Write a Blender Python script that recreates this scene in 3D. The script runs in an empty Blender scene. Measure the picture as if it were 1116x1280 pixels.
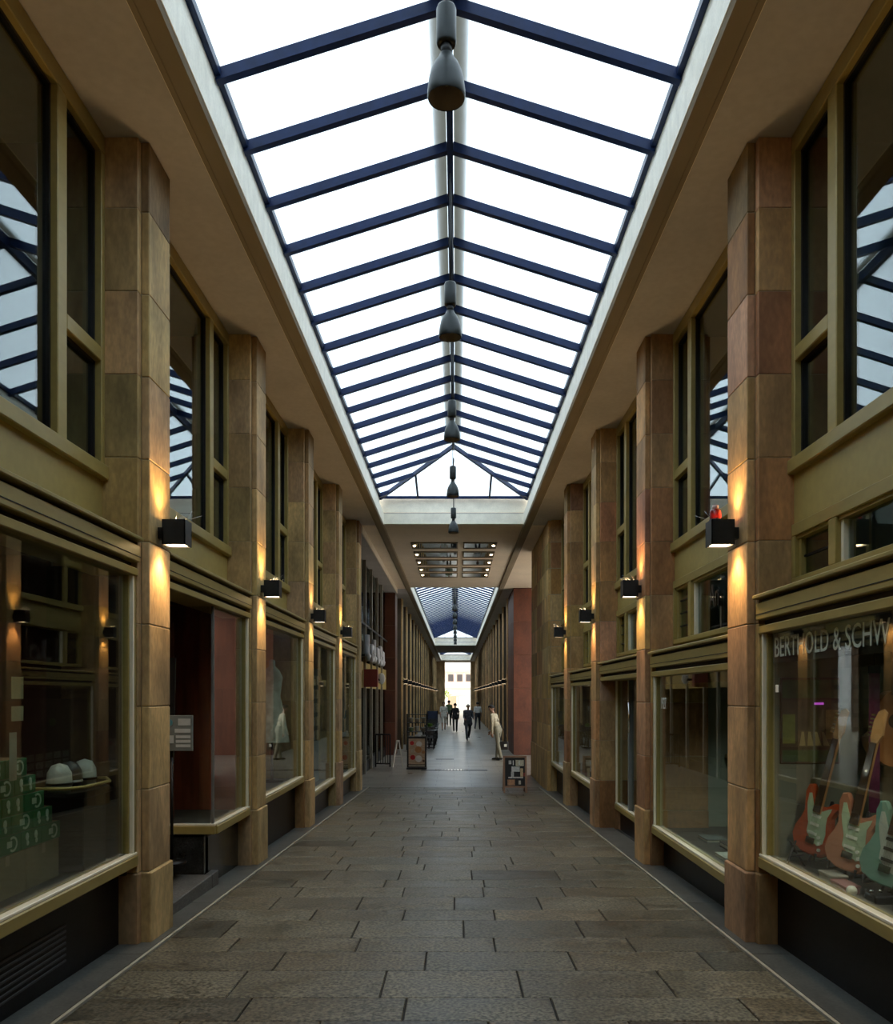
import bpy, bmesh, math, random
import numpy as np
from mathutils import Vector, Matrix

# ---------------------------------------------------------------- camera, sky, exposure
scene = bpy.context.scene
COL = scene.collection
EYE = 1.54
CAMX = 0.055
FPX = 1040.0
cam_data = bpy.data.cameras.new('camera')
cam = bpy.data.objects.new('camera', cam_data)
COL.objects.link(cam)
cam.location = (CAMX, 0.0, EYE)
cam.rotation_euler = (math.radians(90), 0, 0)
cam_data.sensor_fit = 'AUTO'
cam_data.sensor_width = 36.0
cam_data.lens = FPX / 1280.0 * 36.0
cam_data.shift_x = -(570 - 558) / 1280.0
cam_data.shift_y = (869 - 640) / 1280.0
cam_data.clip_start = 0.05
cam_data.clip_end = 600
scene.camera = cam

world = bpy.data.worlds.new('overcast_sky')
scene.world = world
world.use_nodes = True
bg = world.node_tree.nodes['Background']
bg.inputs['Color'].default_value = (0.96, 0.985, 1.0, 1)
bg.inputs['Strength'].default_value = 2.3

vs = scene.view_settings
vs.view_transform = 'Standard'
vs.look = 'None'
vs.gamma = 1.0
vs.use_curve_mapping = False
vs.exposure = 1.0
scene.cycles.use_denoising = True
scene.cycles.max_bounces = 8
scene.cycles.transparent_max_bounces = 16
scene.cycles.sample_clamp_indirect = 8.0
scene.cycles.caustics_reflective = False
scene.cycles.caustics_refractive = False

rnd = random.Random(7)

# ---------------------------------------------------------------- helpers
ORG = {}                      # world origin of every parent

def link(o):
    COL.objects.link(o)
    return o

def tag(o, label=None, cat=None, group=None, kind=None):
    if label: o['label'] = label
    if cat: o['category'] = cat
    if group: o['group'] = group
    if kind: o['kind'] = kind
    return o

def empty(name, loc, label=None, cat=None, group=None, kind=None, rz=0.0):
    o = bpy.data.objects.new(name, None)
    o.empty_display_size = 0.1
    o.location = loc
    o.rotation_euler = (0, 0, rz)
    link(o)
    ORG[o] = Vector(loc)
    return tag(o, label, cat, group, kind)

class MB:
    """collects shapes (world coordinates) that become ONE mesh object"""
    def __init__(self):
        self.v = []; self.f = []; self.mi = []; self.cur = 0; self.smooth = []
    def _add(self, vs_, fs_, sm=False):
        n = len(self.v)
        self.v += [tuple(p) for p in vs_]
        self.f += [tuple(i + n for i in f) for f in fs_]
        self.mi += [self.cur] * len(fs_)
        self.smooth += [sm] * len(fs_)
        return self
    def box(self, x0, x1, y0, y1, z0, z1, b=0.0):
        x0, x1 = min(x0, x1), max(x0, x1); y0, y1 = min(y0, y1), max(y0, y1); z0, z1 = min(z0, z1), max(z0, z1)
        if b <= 0:
            p = [(x, y, z) for z in (z0, z1) for x, y in ((x0, y0), (x1, y0), (x1, y1), (x0, y1))]
            return self._add(p, [(3, 2, 1, 0), (4, 5, 6, 7), (0, 1, 5, 4), (1, 2, 6, 5), (2, 3, 7, 6), (3, 0, 4, 7)])
        b = min(b, (x1 - x0) * .45, (y1 - y0) * .45, (z1 - z0) * .45)
        bm = bmesh.new()
        bmesh.ops.create_cube(bm, size=1.0)
        for q in bm.verts:
            q.co = Vector((x0 + (q.co.x + .5) * (x1 - x0), y0 + (q.co.y + .5) * (y1 - y0), z0 + (q.co.z + .5) * (z1 - z0)))
        bmesh.ops.bevel(bm, geom=bm.edges[:], offset=b, segments=1, affect='EDGES', profile=.5)
        bm.verts.index_update()
        self._add([q.co[:] for q in bm.verts], [[q.index for q in f.verts] for f in bm.faces])
        bm.free()
        return self
    def prism(self, poly, axis, a, b):
        """poly: 2D outline; axis 'x','y','z' extruded from a to b"""
        def P(u, w, t):
            return {'x': (t, u, w), 'y': (u, t, w), 'z': (u, w, t)}[axis]
        n = len(poly)
        vs_ = [P(u, w, a) for u, w in poly] + [P(u, w, b) for u, w in poly]
        fs_ = [tuple(range(n)), tuple(range(2 * n - 1, n - 1, -1))]
        fs_ += [(i, i + n, (i + 1) % n + n, (i + 1) % n) for i in range(n)]
        return self._add(vs_, fs_)
    def hexa(self, p8):
        return self._add(p8, [(3, 2, 1, 0), (4, 5, 6, 7), (0, 1, 5, 4), (1, 2, 6, 5), (2, 3, 7, 6), (3, 0, 4, 7)])
    def bar(self, a, b, w, h, up=(0, 0, 1)):
        a = Vector(a); b = Vector(b); d = (b - a).normalized(); up = Vector(up)
        s = d.cross(up).normalized(); u = s.cross(d).normalized()
        p = []
        for q in (a, b):
            p += [q - s * w / 2 - u * h / 2, q + s * w / 2 - u * h / 2, q + s * w / 2 + u * h / 2, q - s * w / 2 + u * h / 2]
        return self.hexa(p)
    def tube(self, pts, r, n=8, sm=True):
        pts = [Vector(p) for p in pts]
        rs = r if isinstance(r, (list, tuple)) else [r] * len(pts)
        rings = []
        for i, p in enumerate(pts):
            d = (pts[min(i + 1, len(pts) - 1)] - pts[max(i - 1, 0)]).normalized()
            ref = Vector((0, 0, 1)) if abs(d.z) < .9 else Vector((1, 0, 0))
            s = d.cross(ref).normalized(); u = s.cross(d)
            rings.append([p + (s * math.cos(t) + u * math.sin(t)) * rs[i] for t in [2 * math.pi * k / n for k in range(n)]])
        vs_ = [q for R_ in rings for q in R_]
        fs_ = [(i * n + k, i * n + (k + 1) % n, (i + 1) * n + (k + 1) % n, (i + 1) * n + k) for i in range(len(pts) - 1) for k in range(n)]
        self._add(vs_, fs_, sm)
        m = len(self.v) - len(vs_)
        self.f += [tuple(m + k for k in range(n - 1, -1, -1)), tuple(m + (len(pts) - 1) * n + k for k in range(n))]
        self.mi += [self.cur] * 2; self.smooth += [False] * 2
        return self
    def lathe(self, prof, c, n=20, sm=True):
        """prof: (r, z) pairs about a vertical axis through c"""
        c = Vector(c)
        vs_ = [c + Vector((r * math.cos(2 * math.pi * k / n), r * math.sin(2 * math.pi * k / n), z)) for r, z in prof for k in range(n)]
        fs_ = [(i * n + k, i * n + (k + 1) % n, (i + 1) * n + (k + 1) % n, (i + 1) * n + k) for i in range(len(prof) - 1) for k in range(n)]
        return self._add(vs_, fs_, sm)
    def ball(self, c, r, n=10, m=7):
        rx, ry, rz = r if isinstance(r, (tuple, list)) else (r, r, r)
        vs_ = []; fs_ = []
        for i in range(m + 1):
            t = math.pi * i / m
            for k in range(n):
                p = 2 * math.pi * k / n
                vs_.append((c[0] + rx * math.sin(t) * math.cos(p), c[1] + ry * math.sin(t) * math.sin(p), c[2] + rz * math.cos(t)))
        for i in range(m):
            for k in range(n):
                fs_.append((i * n + k, (i + 1) * n + k, (i + 1) * n + (k + 1) % n, i * n + (k + 1) % n))
        return self._add(vs_, fs_, True)
    def disc(self, c, r, axis, h, n=14, ry=None):
        ry = ry or r
        poly = [(r * math.cos(2 * math.pi * k / n), ry * math.sin(2 * math.pi * k / n)) for k in range(n)]
        if axis == 'x': poly = [(c[1] + u, c[2] + w) for u, w in poly]; t = c[0]
        if axis == 'y': poly = [(c[0] + u, c[2] + w) for u, w in poly]; t = c[1]
        if axis == 'z': poly = [(c[0] + u, c[1] + w) for u, w in poly]; t = c[2]
        return self.prism(poly, axis, t - h / 2, t + h / 2)
    def mesh(self, name, origin):
        me = bpy.data.meshes.new(name)
        o = Vector(origin)
        me.from_pydata([(p[0] - o.x, p[1] - o.y, p[2] - o.z) for p in self.v], [], self.f)
        me.polygons.foreach_set('material_index', self.mi)
        me.polygons.foreach_set('use_smooth', self.smooth)
        bm = bmesh.new(); bm.from_mesh(me)
        bmesh.ops.recalc_face_normals(bm, faces=bm.faces[:])
        bm.to_mesh(me); bm.free()
        return me
    def build(self, name, mat, parent=None, origin=None, color=None, **tags):
        if origin is None:
            a = np.array([tuple(p) for p in self.v])
            lo, hi = a.min(0), a.max(0)
            origin = ((lo[0] + hi[0]) / 2, (lo[1] + hi[1]) / 2, lo[2])
        me = self.mesh(name, origin)
        for m in (mat if isinstance(mat, (list, tuple)) else [mat]):
            me.materials.append(m)
        o = bpy.data.objects.new(name, me)
        link(o)
        put(o, origin, parent)
        if color: o.color = (*color, 1)
        return tag(o, **tags)

def put(o, world_loc, parent=None):
    ORG[o] = Vector(world_loc)
    if parent is not None:
        o.parent = parent
        o.location = Vector(world_loc) - ORG[parent]
    else:
        o.location = world_loc
    return o

def inst(name, me, loc, parent=None, color=None, rot=None, scale=None, **tags):
    o = bpy.data.objects.new(name, me)
    link(o)
    put(o, loc, parent)
    if color: o.color = (*color, 1)
    if rot: o.rotation_euler = rot
    if scale: o.scale = scale
    return tag(o, **tags)

def copy_tree(src, loc=None, parent=None, rz=None, label=None, group=None):
    c = src.copy(); link(c)
    if parent is not None: c.parent = parent
    if loc is not None: c.location = loc
    if rz is not None: c.rotation_euler = (0, 0, rz)
    if label: c['label'] = label
    if group: c['group'] = group
    for ch in list(src.children):
        copy_tree(ch, parent=c)
    return c

def text_mesh(s, size, mat, extrude=.002, sx=1.0):
    cu = bpy.data.curves.new('lettering', 'FONT')
    cu.body = s; cu.size = size; cu.extrude = extrude; cu.align_x = 'LEFT'
    cu.resolution_u = 3
    t = bpy.data.objects.new('lettering_source', cu)
    COL.objects.link(t)
    dg = bpy.context.evaluated_depsgraph_get()
    me = bpy.data.meshes.new_from_object(t.evaluated_get(dg))
    bpy.data.objects.remove(t)
    for v in me.vertices: v.co.x *= sx
    me.materials.clear(); me.materials.append(mat)
    return me

def text_on(name, s, size, mat, loc, rot, parent, sx=1.0, extrude=.002):
    me = text_mesh(s, size, mat, extrude, sx)
    o = bpy.data.objects.new(name, me); link(o)
    put(o, loc, parent)
    o.rotation_euler = rot
    return o

# ---------------------------------------------------------------- materials
def nodes_of(name):
    m = bpy.data.materials.new(name); m.use_nodes = True
    nt = m.node_tree
    return m, nt, nt.nodes, nt.links, nt.nodes['Principled BSDF']

def M(name, col, rough=.6, metal=0.0, var=.0, scale=5.0, stretch=(1, 1, 1), bump=0.0, objcol=False, spec=.5, detail=5.0, coat=0.0, rvar=0.0, fine=0.0):
    m, nt, N, L, P = nodes_of(name)
    P.inputs['Roughness'].default_value = rough
    P.inputs['Metallic'].default_value = metal
    P.inputs['Specular IOR Level'].default_value = spec
    P.inputs['Coat Weight'].default_value = coat
    geo = N.new('ShaderNodeNewGeometry'); mp = N.new('ShaderNodeMapping'); mp.inputs['Scale'].default_value = stretch
    info = N.new('ShaderNodeObjectInfo')
    L.new(geo.outputs['Position'], mp.inputs['Vector'])
    off = N.new('ShaderNodeVectorMath'); off.operation = 'ADD'
    mul = N.new('ShaderNodeMath'); mul.operation = 'MULTIPLY'; mul.inputs[1].default_value = 37.0 if objcol else 0.0
    L.new(info.outputs['Random'], mul.inputs[0])
    L.new(mp.outputs['Vector'], off.inputs[0]); L.new(mul.outputs[0], off.inputs[1])
    nz = N.new('ShaderNodeTexNoise'); nz.inputs['Scale'].default_value = scale; nz.inputs['Detail'].default_value = detail
    nz.inputs['Roughness'].default_value = .62
    L.new(off.outputs[0], nz.inputs['Vector'])
    mr = N.new('ShaderNodeMapRange')
    mr.inputs['From Min'].default_value = .3; mr.inputs['From Max'].default_value = .7
    mr.inputs['To Min'].default_value = 1 - var; mr.inputs['To Max'].default_value = 1 + var
    L.new(nz.outputs['Fac'], mr.inputs['Value'])
    sc = N.new('ShaderNodeVectorMath'); sc.operation = 'SCALE'
    if objcol:
        mx = N.new('ShaderNodeVectorMath'); mx.operation = 'MULTIPLY'
        mx.inputs[0].default_value = col
        L.new(info.outputs['Color'], mx.inputs[1]); L.new(mx.outputs[0], sc.inputs[0])
    else:
        sc.inputs[0].default_value = col
    val = mr.outputs[0]
    if fine > 0:
        n2 = N.new('ShaderNodeTexNoise'); n2.inputs['Scale'].default_value = scale * 14; n2.inputs['Detail'].default_value = 3
        L.new(off.outputs[0], n2.inputs['Vector'])
        m2 = N.new('ShaderNodeMapRange'); m2.inputs['From Min'].default_value = .35; m2.inputs['From Max'].default_value = .65
        m2.inputs['To Min'].default_value = 1 - fine; m2.inputs['To Max'].default_value = 1 + fine
        L.new(n2.outputs['Fac'], m2.inputs['Value'])
        mm = N.new('ShaderNodeMath'); mm.operation = 'MULTIPLY'
        L.new(val, mm.inputs[0]); L.new(m2.outputs[0], mm.inputs[1]); val = mm.outputs[0]
    L.new(val, sc.inputs['Scale'])
    L.new(sc.outputs[0], P.inputs['Base Color'])
    if rvar > 0:
        mr2 = N.new('ShaderNodeMapRange'); mr2.inputs['From Min'].default_value = .3; mr2.inputs['From Max'].default_value = .7
        mr2.inputs['To Min'].default_value = rough - rvar; mr2.inputs['To Max'].default_value = rough + rvar
        L.new(nz.outputs['Fac'], mr2.inputs['Value']); L.new(mr2.outputs[0], P.inputs['Roughness'])
    if bump > 0:
        bp = N.new('ShaderNodeBump'); bp.inputs['Strength'].default_value = bump; bp.inputs['Distance'].default_value = .02
        L.new(nz.outputs['Fac'], bp.inputs['Height']); L.new(bp.outputs[0], P.inputs['Normal'])
    return m

def emit(name, col, strength):
    m, nt, N, L, P = nodes_of(name)
    P.inputs['Base Color'].default_value = (*col, 1)
    P.inputs['Emission Color'].default_value = (*col, 1)
    P.inputs['Emission Strength'].default_value = strength
    return m

def glass(name, tint=(.86, .90, .88), base=.05, k=.85, power=4.0, rough=0.0, gcol=(1, 1, 1)):
    m, nt, N, L, P = nodes_of(name)
    N.remove(P)
    out = N['Material Output']
    tr = N.new('ShaderNodeBsdfTransparent'); tr.inputs['Color'].default_value = (*tint, 1)
    gl = N.new('ShaderNodeBsdfGlossy'); gl.inputs['Roughness'].default_value = rough; gl.inputs['Color'].default_value = (*gcol, 1)
    lw = N.new('ShaderNodeLayerWeight'); lw.inputs['Blend'].default_value = .5
    pw = N.new('ShaderNodeMath'); pw.operation = 'POWER'; pw.inputs[1].default_value = power
    ml = N.new('ShaderNodeMath'); ml.operation = 'MULTIPLY_ADD'; ml.inputs[1].default_value = k; ml.inputs[2].default_value = base
    ml.use_clamp = True
    mix = N.new('ShaderNodeMixShader')
    L.new(lw.outputs['Facing'], pw.inputs[0]); L.new(pw.outputs[0], ml.inputs[0]); L.new(ml.outputs[0], mix.inputs[0])
    L.new(tr.outputs[0], mix.inputs[1]); L.new(gl.outputs[0], mix.inputs[2]); L.new(mix.outputs[0], out.inputs['Surface'])
    return m

def sky_pane(name):
    m, nt, N, L, P = nodes_of(name)
    N.remove(P)
    out = N['Material Output']
    tr = N.new('ShaderNodeBsdfTransparent'); tr.inputs['Color'].default_value = (.72, .78, .82, 1)
    tl = N.new('ShaderNodeBsdfTranslucent'); tl.inputs['Color'].default_value = (.60, .66, .70, 1)
    gl = N.new('ShaderNodeBsdfGlossy'); gl.inputs['Roughness'].default_value = .12; gl.inputs['Color'].default_value = (.7, .8, .9, 1)
    a = N.new('ShaderNodeMixShader'); a.inputs[0].default_value = .5
    b = N.new('ShaderNodeMixShader'); b.inputs[0].default_value = .06
    L.new(tr.outputs[0], a.inputs[1]); L.new(tl.outputs[0], a.inputs[2])
    L.new(a.outputs[0], b.inputs[1]); L.new(gl.outputs[0], b.inputs[2]); L.new(b.outputs[0], out.inputs['Surface'])
    return m

STONE = M('sandstone', (.47, .31, .14), .72, var=.45, scale=1.5, stretch=(1.7, 1.7, .7), bump=.3, objcol=True, fine=.13)
STONE_RED = M('polished_red_stone', (.13, .038, .016), .6, var=.35, scale=2.0, stretch=(1, 1, .6), bump=.1, objcol=True, fine=.1)
MORTAR = M('pale_mortar', (.36, .30, .19), .9, var=.2, scale=20)
SLAB = M('granite_slab', (.112, .100, .068), .42, var=.30, scale=3.5, bump=.3, objcol=True, fine=.75, rvar=.10, spec=.5)
PAVING_BED = M('paving_joint_bed', (.025, .023, .02), .8, var=.2)
BORDER = M('grey_border_stone', (.085, .088, .08), .4, var=.25, scale=4, bump=.1, objcol=True, fine=.2)
PALE_STRIP = M('pale_edge_strip', (.42, .39, .31), .5, var=.2, scale=9)
BRASS = M('olive_gold_enamel', (.36, .275, .085), .40, metal=.1, var=.12, scale=1.6, stretch=(1, .3, 1), fine=.05)
BRASS_PANEL = M('mustard_panel', (.40, .305, .095), .5, metal=.05, var=.10, scale=1.2, fine=.04)
BEAD = M('cream_brass_bead', (.95, .88, .68), .25, metal=.0, var=.08, scale=6)
BLACKGAP = M('black_shadow_gap', (.006, .006, .006), .6)
PLINTH = M('black_granite', (.006, .006, .007), .35, var=.4, scale=6, fine=.5, spec=.15)
MARBLE = M('dark_veined_marble', (.022, .024, .024), .2, var=.9, scale=5, fine=.3)
PLASTER = M('soffit_plaster', (.53, .51, .50), .9, var=.10, scale=1.1, bump=.06, fine=.04)
BANDM = M('painted_beam_band', (.27, .225, .155), .75, var=.14, scale=2.5, stretch=(1, .3, 1), bump=.1)
WHITE = M('white_painted_kerb', (.86, .81, .69), .55, var=.10, scale=5, stretch=(1, 2, 1), fine=.05)
NAVY = M('navy_steel', (.005, .015, .058), .38, metal=.0, spec=.2, var=.2, scale=8)
LAMPG = M('grey_green_lamp_metal', (.020, .025, .026), .36, metal=.4, var=.15, scale=12)
LAMPIN = M('lamp_reflector', (.45, .40, .33), .35, metal=.4, var=.1)
LAMPBLACK = M('black_lamp_housing', (.012, .013, .015), .45, var=.3, scale=20)
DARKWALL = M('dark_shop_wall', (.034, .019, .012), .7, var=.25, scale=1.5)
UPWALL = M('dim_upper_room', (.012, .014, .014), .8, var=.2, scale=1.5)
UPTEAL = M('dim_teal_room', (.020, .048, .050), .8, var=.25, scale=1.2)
SHOPGREY = M('grey_green_shop_wall', (.22, .24, .19), .75, var=.15, scale=1.5)
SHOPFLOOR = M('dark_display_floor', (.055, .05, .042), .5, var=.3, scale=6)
WOOD = M('red_brown_wood', (.24, .058, .024), .4, var=.35, scale=3, stretch=(4, 4, .5))
PALEWOOD = M('warm_oak', (.30, .16, .075), .55, var=.25, scale=4, stretch=(3, 3, .6))
BLACKMETAL = M('black_metal', (.012, .012, .013), .4, metal=.4, var=.2, scale=20)
CHROME = M('chrome', (.75, .75, .74), .15, metal=1.0, var=.05)
PANE = glass('window_glass', tint=(.88, .92, .89), base=.035, k=.42, power=3.2)
PANE_DULL = glass('dull_cafe_glass', tint=(.7, .74, .70), base=.02, k=.10, power=3.0)
PLASTER_FLAT = M('brightened_cream_ceiling', (.86, .75, .61), .9, var=.06, scale=1.1, fine=.03)  # lighter than the other soffits, colour standing in for daylight on this stretch
PANE_UP = glass('upper_window_glass', tint=(.62, .72, .70), base=.05, k=.40, power=2.4)
SKYP = sky_pane('frosted_roof_glass')
FLASH = sky_pane('pale_ridge_plastic')
for n_ in FLASH.node_tree.nodes:
    if n_.type == 'BSDF_TRANSLUCENT': n_.inputs['Color'].default_value = (.62, .58, .50, 1)
    if n_.type == 'BSDF_TRANSPARENT': n_.inputs['Color'].default_value = (.02, .02, .02, 1)
FARLENS = emit('far_lamp_lens', (1.0, .72, .45), 2.0)
LENS = emit('warm_lamp_lens', (1.0, .72, .40), 9.0)
BULB = emit('small_warm_bulb', (1.0, .78, .48), 14.0)
WHITEPRINT = M('white_print', (.85, .87, .79), .6, var=.05)
GREYPRINT = M('grey_print', (.35, .38, .36), .6, var=.1)
MIRROR = M('ceiling_mirror', (.60, .62, .60), .03, metal=1.0)
def plain(name, col, rough=.6, **k):
    return M(name, col, rough, var=k.pop('var', .12), scale=k.pop('scale', 8), **k)

# ---------------------------------------------------------------- dimensions
SLOPE = 0.0315
Y_FLAT = 19.5
def fz(y):
    return -SLOPE * min(y, Y_FLAT)
ZF = fz(99)                    # level floor beyond the slope
ZS = EYE + 3.86                # soffit
D_PIL, D_CORE, D_SHOP, D_PLINTH, D_WALL = 2.085, 2.145, 2.165, 2.27, 2.39
PITCH, PY0, PW = 3.14, 5.75, 0.53
PIL = {k: PY0 + PITCH * k for k in range(-1, 5)}
Y_END = 96.0

# ---------------------------------------------------------------- floor: bed, slabs, border stones
b = MB()
y0 = -6.0
for (ya, yb) in ((-6.0, Y_FLAT),):
    b.hexa([(-2.4, ya, -SLOPE * ya - .10), (2.4, ya, -SLOPE * ya - .10), (2.4, yb, fz(yb) - .10), (-2.4, yb, fz(yb) - .10),
            (-2.4, ya, -SLOPE * ya - .012), (2.4, ya, -SLOPE * ya - .012), (2.4, yb, fz(yb) - .012), (-2.4, yb, fz(yb) - .012)])
floor = b.build('floor', PAVING_BED, origin=(0, 0, 0), kind='structure')
TILT = -math.atan(SLOPE)
slab_cache = {}
def slab_mesh(w, d, mat=SLAB):
    key = (round(w, 2), round(d, 2), mat.name)
    if key not in slab_cache:
        m = MB().box(-w / 2, w / 2, -d / 2, d / 2, -.05, 0, .004)
        me = m.mesh('paving_slab', (0, 0, 0)); me.materials.append(mat)
        slab_cache[key] = me
    return slab_cache[key]
r = random.Random(3)
y = -2.2; i = 0
half = 1.98
first_y = 2.6
bounds = []
while y < Y_FLAT - .1:
    d = (.36, .50, .42, .36, .52)[i % 5]
    d = min(d, Y_FLAT - y)
    bounds.append((y, d)); y += d; i += 1
nslab = 0
for i, (y, d) in enumerate(bounds):
    if y < 2.4:
        continue
    x = -half
    first = r.choice((.35, .5, .62, .75, .9))
    while x < half - .01:
        w = first if x == -half else r.choice((.72, .80, .86, .86, .94, 1.04))
        if half - (x + w) < .3: w = half - x
        t = r.gauss(1.0, .13)
        if r.random() < .07: t *= .62
        warm = r.gauss(0, .04)
        inst('paving_slab', slab_mesh(round(w - .008, 2), round(d - .008, 3)), (x + w / 2, y + d / 2, -SLOPE * (y + d / 2) + r.uniform(-.0015, .0015)),
             floor, (t * (1 + warm), t, t * (1 - warm)), (TILT, 0, 0))
        x += w; nslab += 1
# paving behind the camera, out of view, joined
b = MB()
for (y, d) in bounds:
    if y < 2.4:
        x = -half
        while x < half - .01:
            w = min(r.choice((.8, .86, .94)), half - x)
            ya, yb = y + .004, y + d - .004
            b.hexa([(x + .004, ya, -SLOPE * ya - .05), (x + w - .004, ya, -SLOPE * ya - .05), (x + w - .004, yb, -SLOPE * yb - .05), (x + .004, yb, -SLOPE * yb - .05),
                    (x + .004, ya, -SLOPE * ya), (x + w - .004, ya, -SLOPE * ya), (x + w - .004, yb, -SLOPE * yb), (x + .004, yb, -SLOPE * yb)])
            x += w
b.build('paving_field', SLAB, floor, kind='stuff')
for s in (-1, 1):
    for (ya, yb) in [(-2.2, 2.4)] + [(2.4 + 1.55 * k, min(2.4 + 1.55 * (k + 1), Y_FLAT)) for k in range(12)]:
        if yb - ya < .05: continue
        m = MB()
        xa, xb = sorted((s * 2.015, s * 2.33))
        za, zb = -SLOPE * ya, -SLOPE * yb
        m.hexa([(xa, ya + .003, za - .05), (xb, ya + .003, za - .05), (xb, yb - .003, zb - .05), (xa, yb - .003, zb - .05),
                (xa, ya + .003, za + .004), (xb, ya + .003, za + .004), (xb, yb - .003, zb + .004), (xa, yb - .003, zb + .004)])
        t = r.gauss(1, .1)
        m.build('border_stone', BORDER, floor, color=(t, t, t))
    m = MB()
    xa, xb = sorted((s * 1.987, s * 2.008))
    m.hexa([(xa, -2.2, .0693 - .05), (xb, -2.2, .0693 - .05), (xb, Y_FLAT, fz(Y_FLAT) - .05), (xa, Y_FLAT, fz(Y_FLAT) - .05),
            (xa, -2.2, .0693 + .005), (xb, -2.2, .0693 + .005), (xb, Y_FLAT, fz(Y_FLAT) + .005), (xa, Y_FLAT, fz(Y_FLAT) + .005)])
    m.build('edge_strip', PALE_STRIP, floor)

# level paving beyond: pieces too far away to tell apart
def far_floor_mat():
    m, nt, N, L, P = nodes_of('far_granite_paving')
    geo = N.new('ShaderNodeNewGeometry')
    br = N.new('ShaderNodeTexBrick')
    br.inputs['Color1'].default_value = (.20, .185, .15, 1); br.inputs['Color2'].default_value = (.155, .145, .12, 1)
    br.inputs['Mortar'].default_value = (.035, .032, .028, 1)
    br.inputs['Scale'].default_value = 1.0; br.inputs['Mortar Size'].default_value = .008
    br.inputs['Brick Width'].default_value = .86; br.inputs['Row Height'].default_value = .43
    L.new(geo.outputs['Position'], br.inputs['Vector']); L.new(br.outputs['Color'], P.inputs['Base Color'])
    nz = N.new('ShaderNodeTexNoise'); nz.inputs['Scale'].default_value = 1.3; nz.inputs['Detail'].default_value = 4
    L.new(geo.outputs['Position'], nz.inputs['Vector'])
    mr = N.new('ShaderNodeMapRange'); mr.inputs['To Min'].default_value = .22; mr.inputs['To Max'].default_value = .42
    L.new(nz.outputs['Fac'], mr.inputs['Value']); L.new(mr.outputs[0], P.inputs['Roughness'])
    return m
FARFLOOR = far_floor_mat()
MB().box(-6.5, 5.0, Y_FLAT, 140, ZF - .12, ZF).build('floor', FARFLOOR, kind='structure')
# darker drainage slot across the level floor
g = empty('floor_grating', (0.0, 23.9, ZF), 'worn metal drain grating set across the paving before the pastry sign', 'grating')
MB().box(-.95, .95, 23.72, 24.08, ZF, ZF + .006).build('frame', BLACKMETAL, g)
for k in range(12):
    xx = -.55 + k * .09
    MB().box(xx, xx + .055, 23.76, 24.04, ZF + .004, ZF + .012, .002).build('bar', CHROME, g)
tag(MB().box(-.62, -.02, 27.9, 28.15, ZF, ZF + .008, .002).build('channel_cover', BLACKMETAL), 'narrow black channel cover let into the paving past the grating', 'drain cover')

# ---------------------------------------------------------------- soffits, beam bands, flat ceiling
GLE, ZG, ZR = 1.67, EYE + 4.477, EYE + 5.0      # glass eave half width, eave and ridge height
LIP, ZLEDGE = 1.58, EYE + 4.115
SKY = [(0.6, 18.85), (30.0, 64.7), (76.0, 92.0)]
for s in (-1, 1):
    side = 'left' if s < 0 else 'right'
    m = MB(); m.box(s * 1.76, s * 5.4, -6, 18.9, ZS, ZS + .3); m.build('ceiling_soffit_' + side, PLASTER, kind='structure')
    m = MB(); m.box(s * 1.76, s * (2.1 if s < 0 else 5.0), 18.9, 30.2, ZS, ZS + .3); m.build('ceiling_soffit_' + side, PLASTER_FLAT, kind='structure')
    m = MB(); m.box(s * 1.76, s * 4.2, 30.2, Y_END, ZS, ZS + .3); m.build('ceiling_soffit_' + side, PLASTER, kind='structure')
    m = MB()
    m.prism([(s * 1.585, ZS - .002), (s * 1.60, ZS - .03), (s * 1.72, ZS - .03), (s * 1.735, ZS - .012), (s * 1.77, ZS - .012), (s * 1.775, ZS + .05), (s * 1.585, ZS + .05)], 'y', -6, Y_END)
    m.build('trim_1' if s < 0 else 'trim_2', BANDM, kind='structure')
# lowered ceiling of the left-hand bay past the pillars, with its pale edge
MB().box(-2.1, -5.4, 18.9, 30.2, ZS - .16, ZS + .1).build('ceiling_side', PLASTER, kind='structure')
MB().box(-2.075, -2.1, 18.9, 30.2, ZS - .17, ZS).build('trim_3', WHITE, kind='structure')
for (ya, yb) in ((-6.0, SKY[0][0]), (SKY[0][1], SKY[1][0]), (SKY[1][1], SKY[2][0]), (SKY[2][1], Y_END)):
    MB().box(-1.60, 1.60, ya + (.05 if ya > 0 else 0), yb - .05, ZS + .03, ZS + .3).build('ceiling', PLASTER_FLAT if 18 < ya < 20 else PLASTER, kind='structure')

# mirror strips in the flat ceiling
tp = empty('mirror_ceiling_panel', (0, 24.2, ZS + .03), 'five rows of dark mirror strips let into the flat ceiling between the skylights', 'ceiling panel')
for (ya, yb) in ((21.15, 21.95), (22.5, 23.37), (23.84, 24.76), (25.28, 26.07), (26.4, 27.3)):
    for (xa, xb) in ((-1.1, .10), (.24, 1.1)):
        fr = MB(); t = .03
        fr.box(xa, xb, ya, ya + t, ZS + .0, ZS + .03); fr.box(xa, xb, yb - t, yb, ZS + .0, ZS + .03)
        fr.box(xa, xa + t, ya, yb, ZS + .0, ZS + .03); fr.box(xb - t, xb, ya, yb, ZS + .0, ZS + .03)
        f_ = fr.build('strip_frame', BANDM, tp)
        MB().box(xa + t, xb - t, ya + t, yb - t, ZS + .012, ZS + .03).build('mirror_strip', MIRROR, f_)
    for xx in (-1.02, 1.02):
        MB().lathe([(.0, .0), (.032, .0), (.032, .03), (.0, .03)], (xx, (ya + yb) / 2, ZS - .0), 12).build('bulb', BULB, tp)

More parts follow.
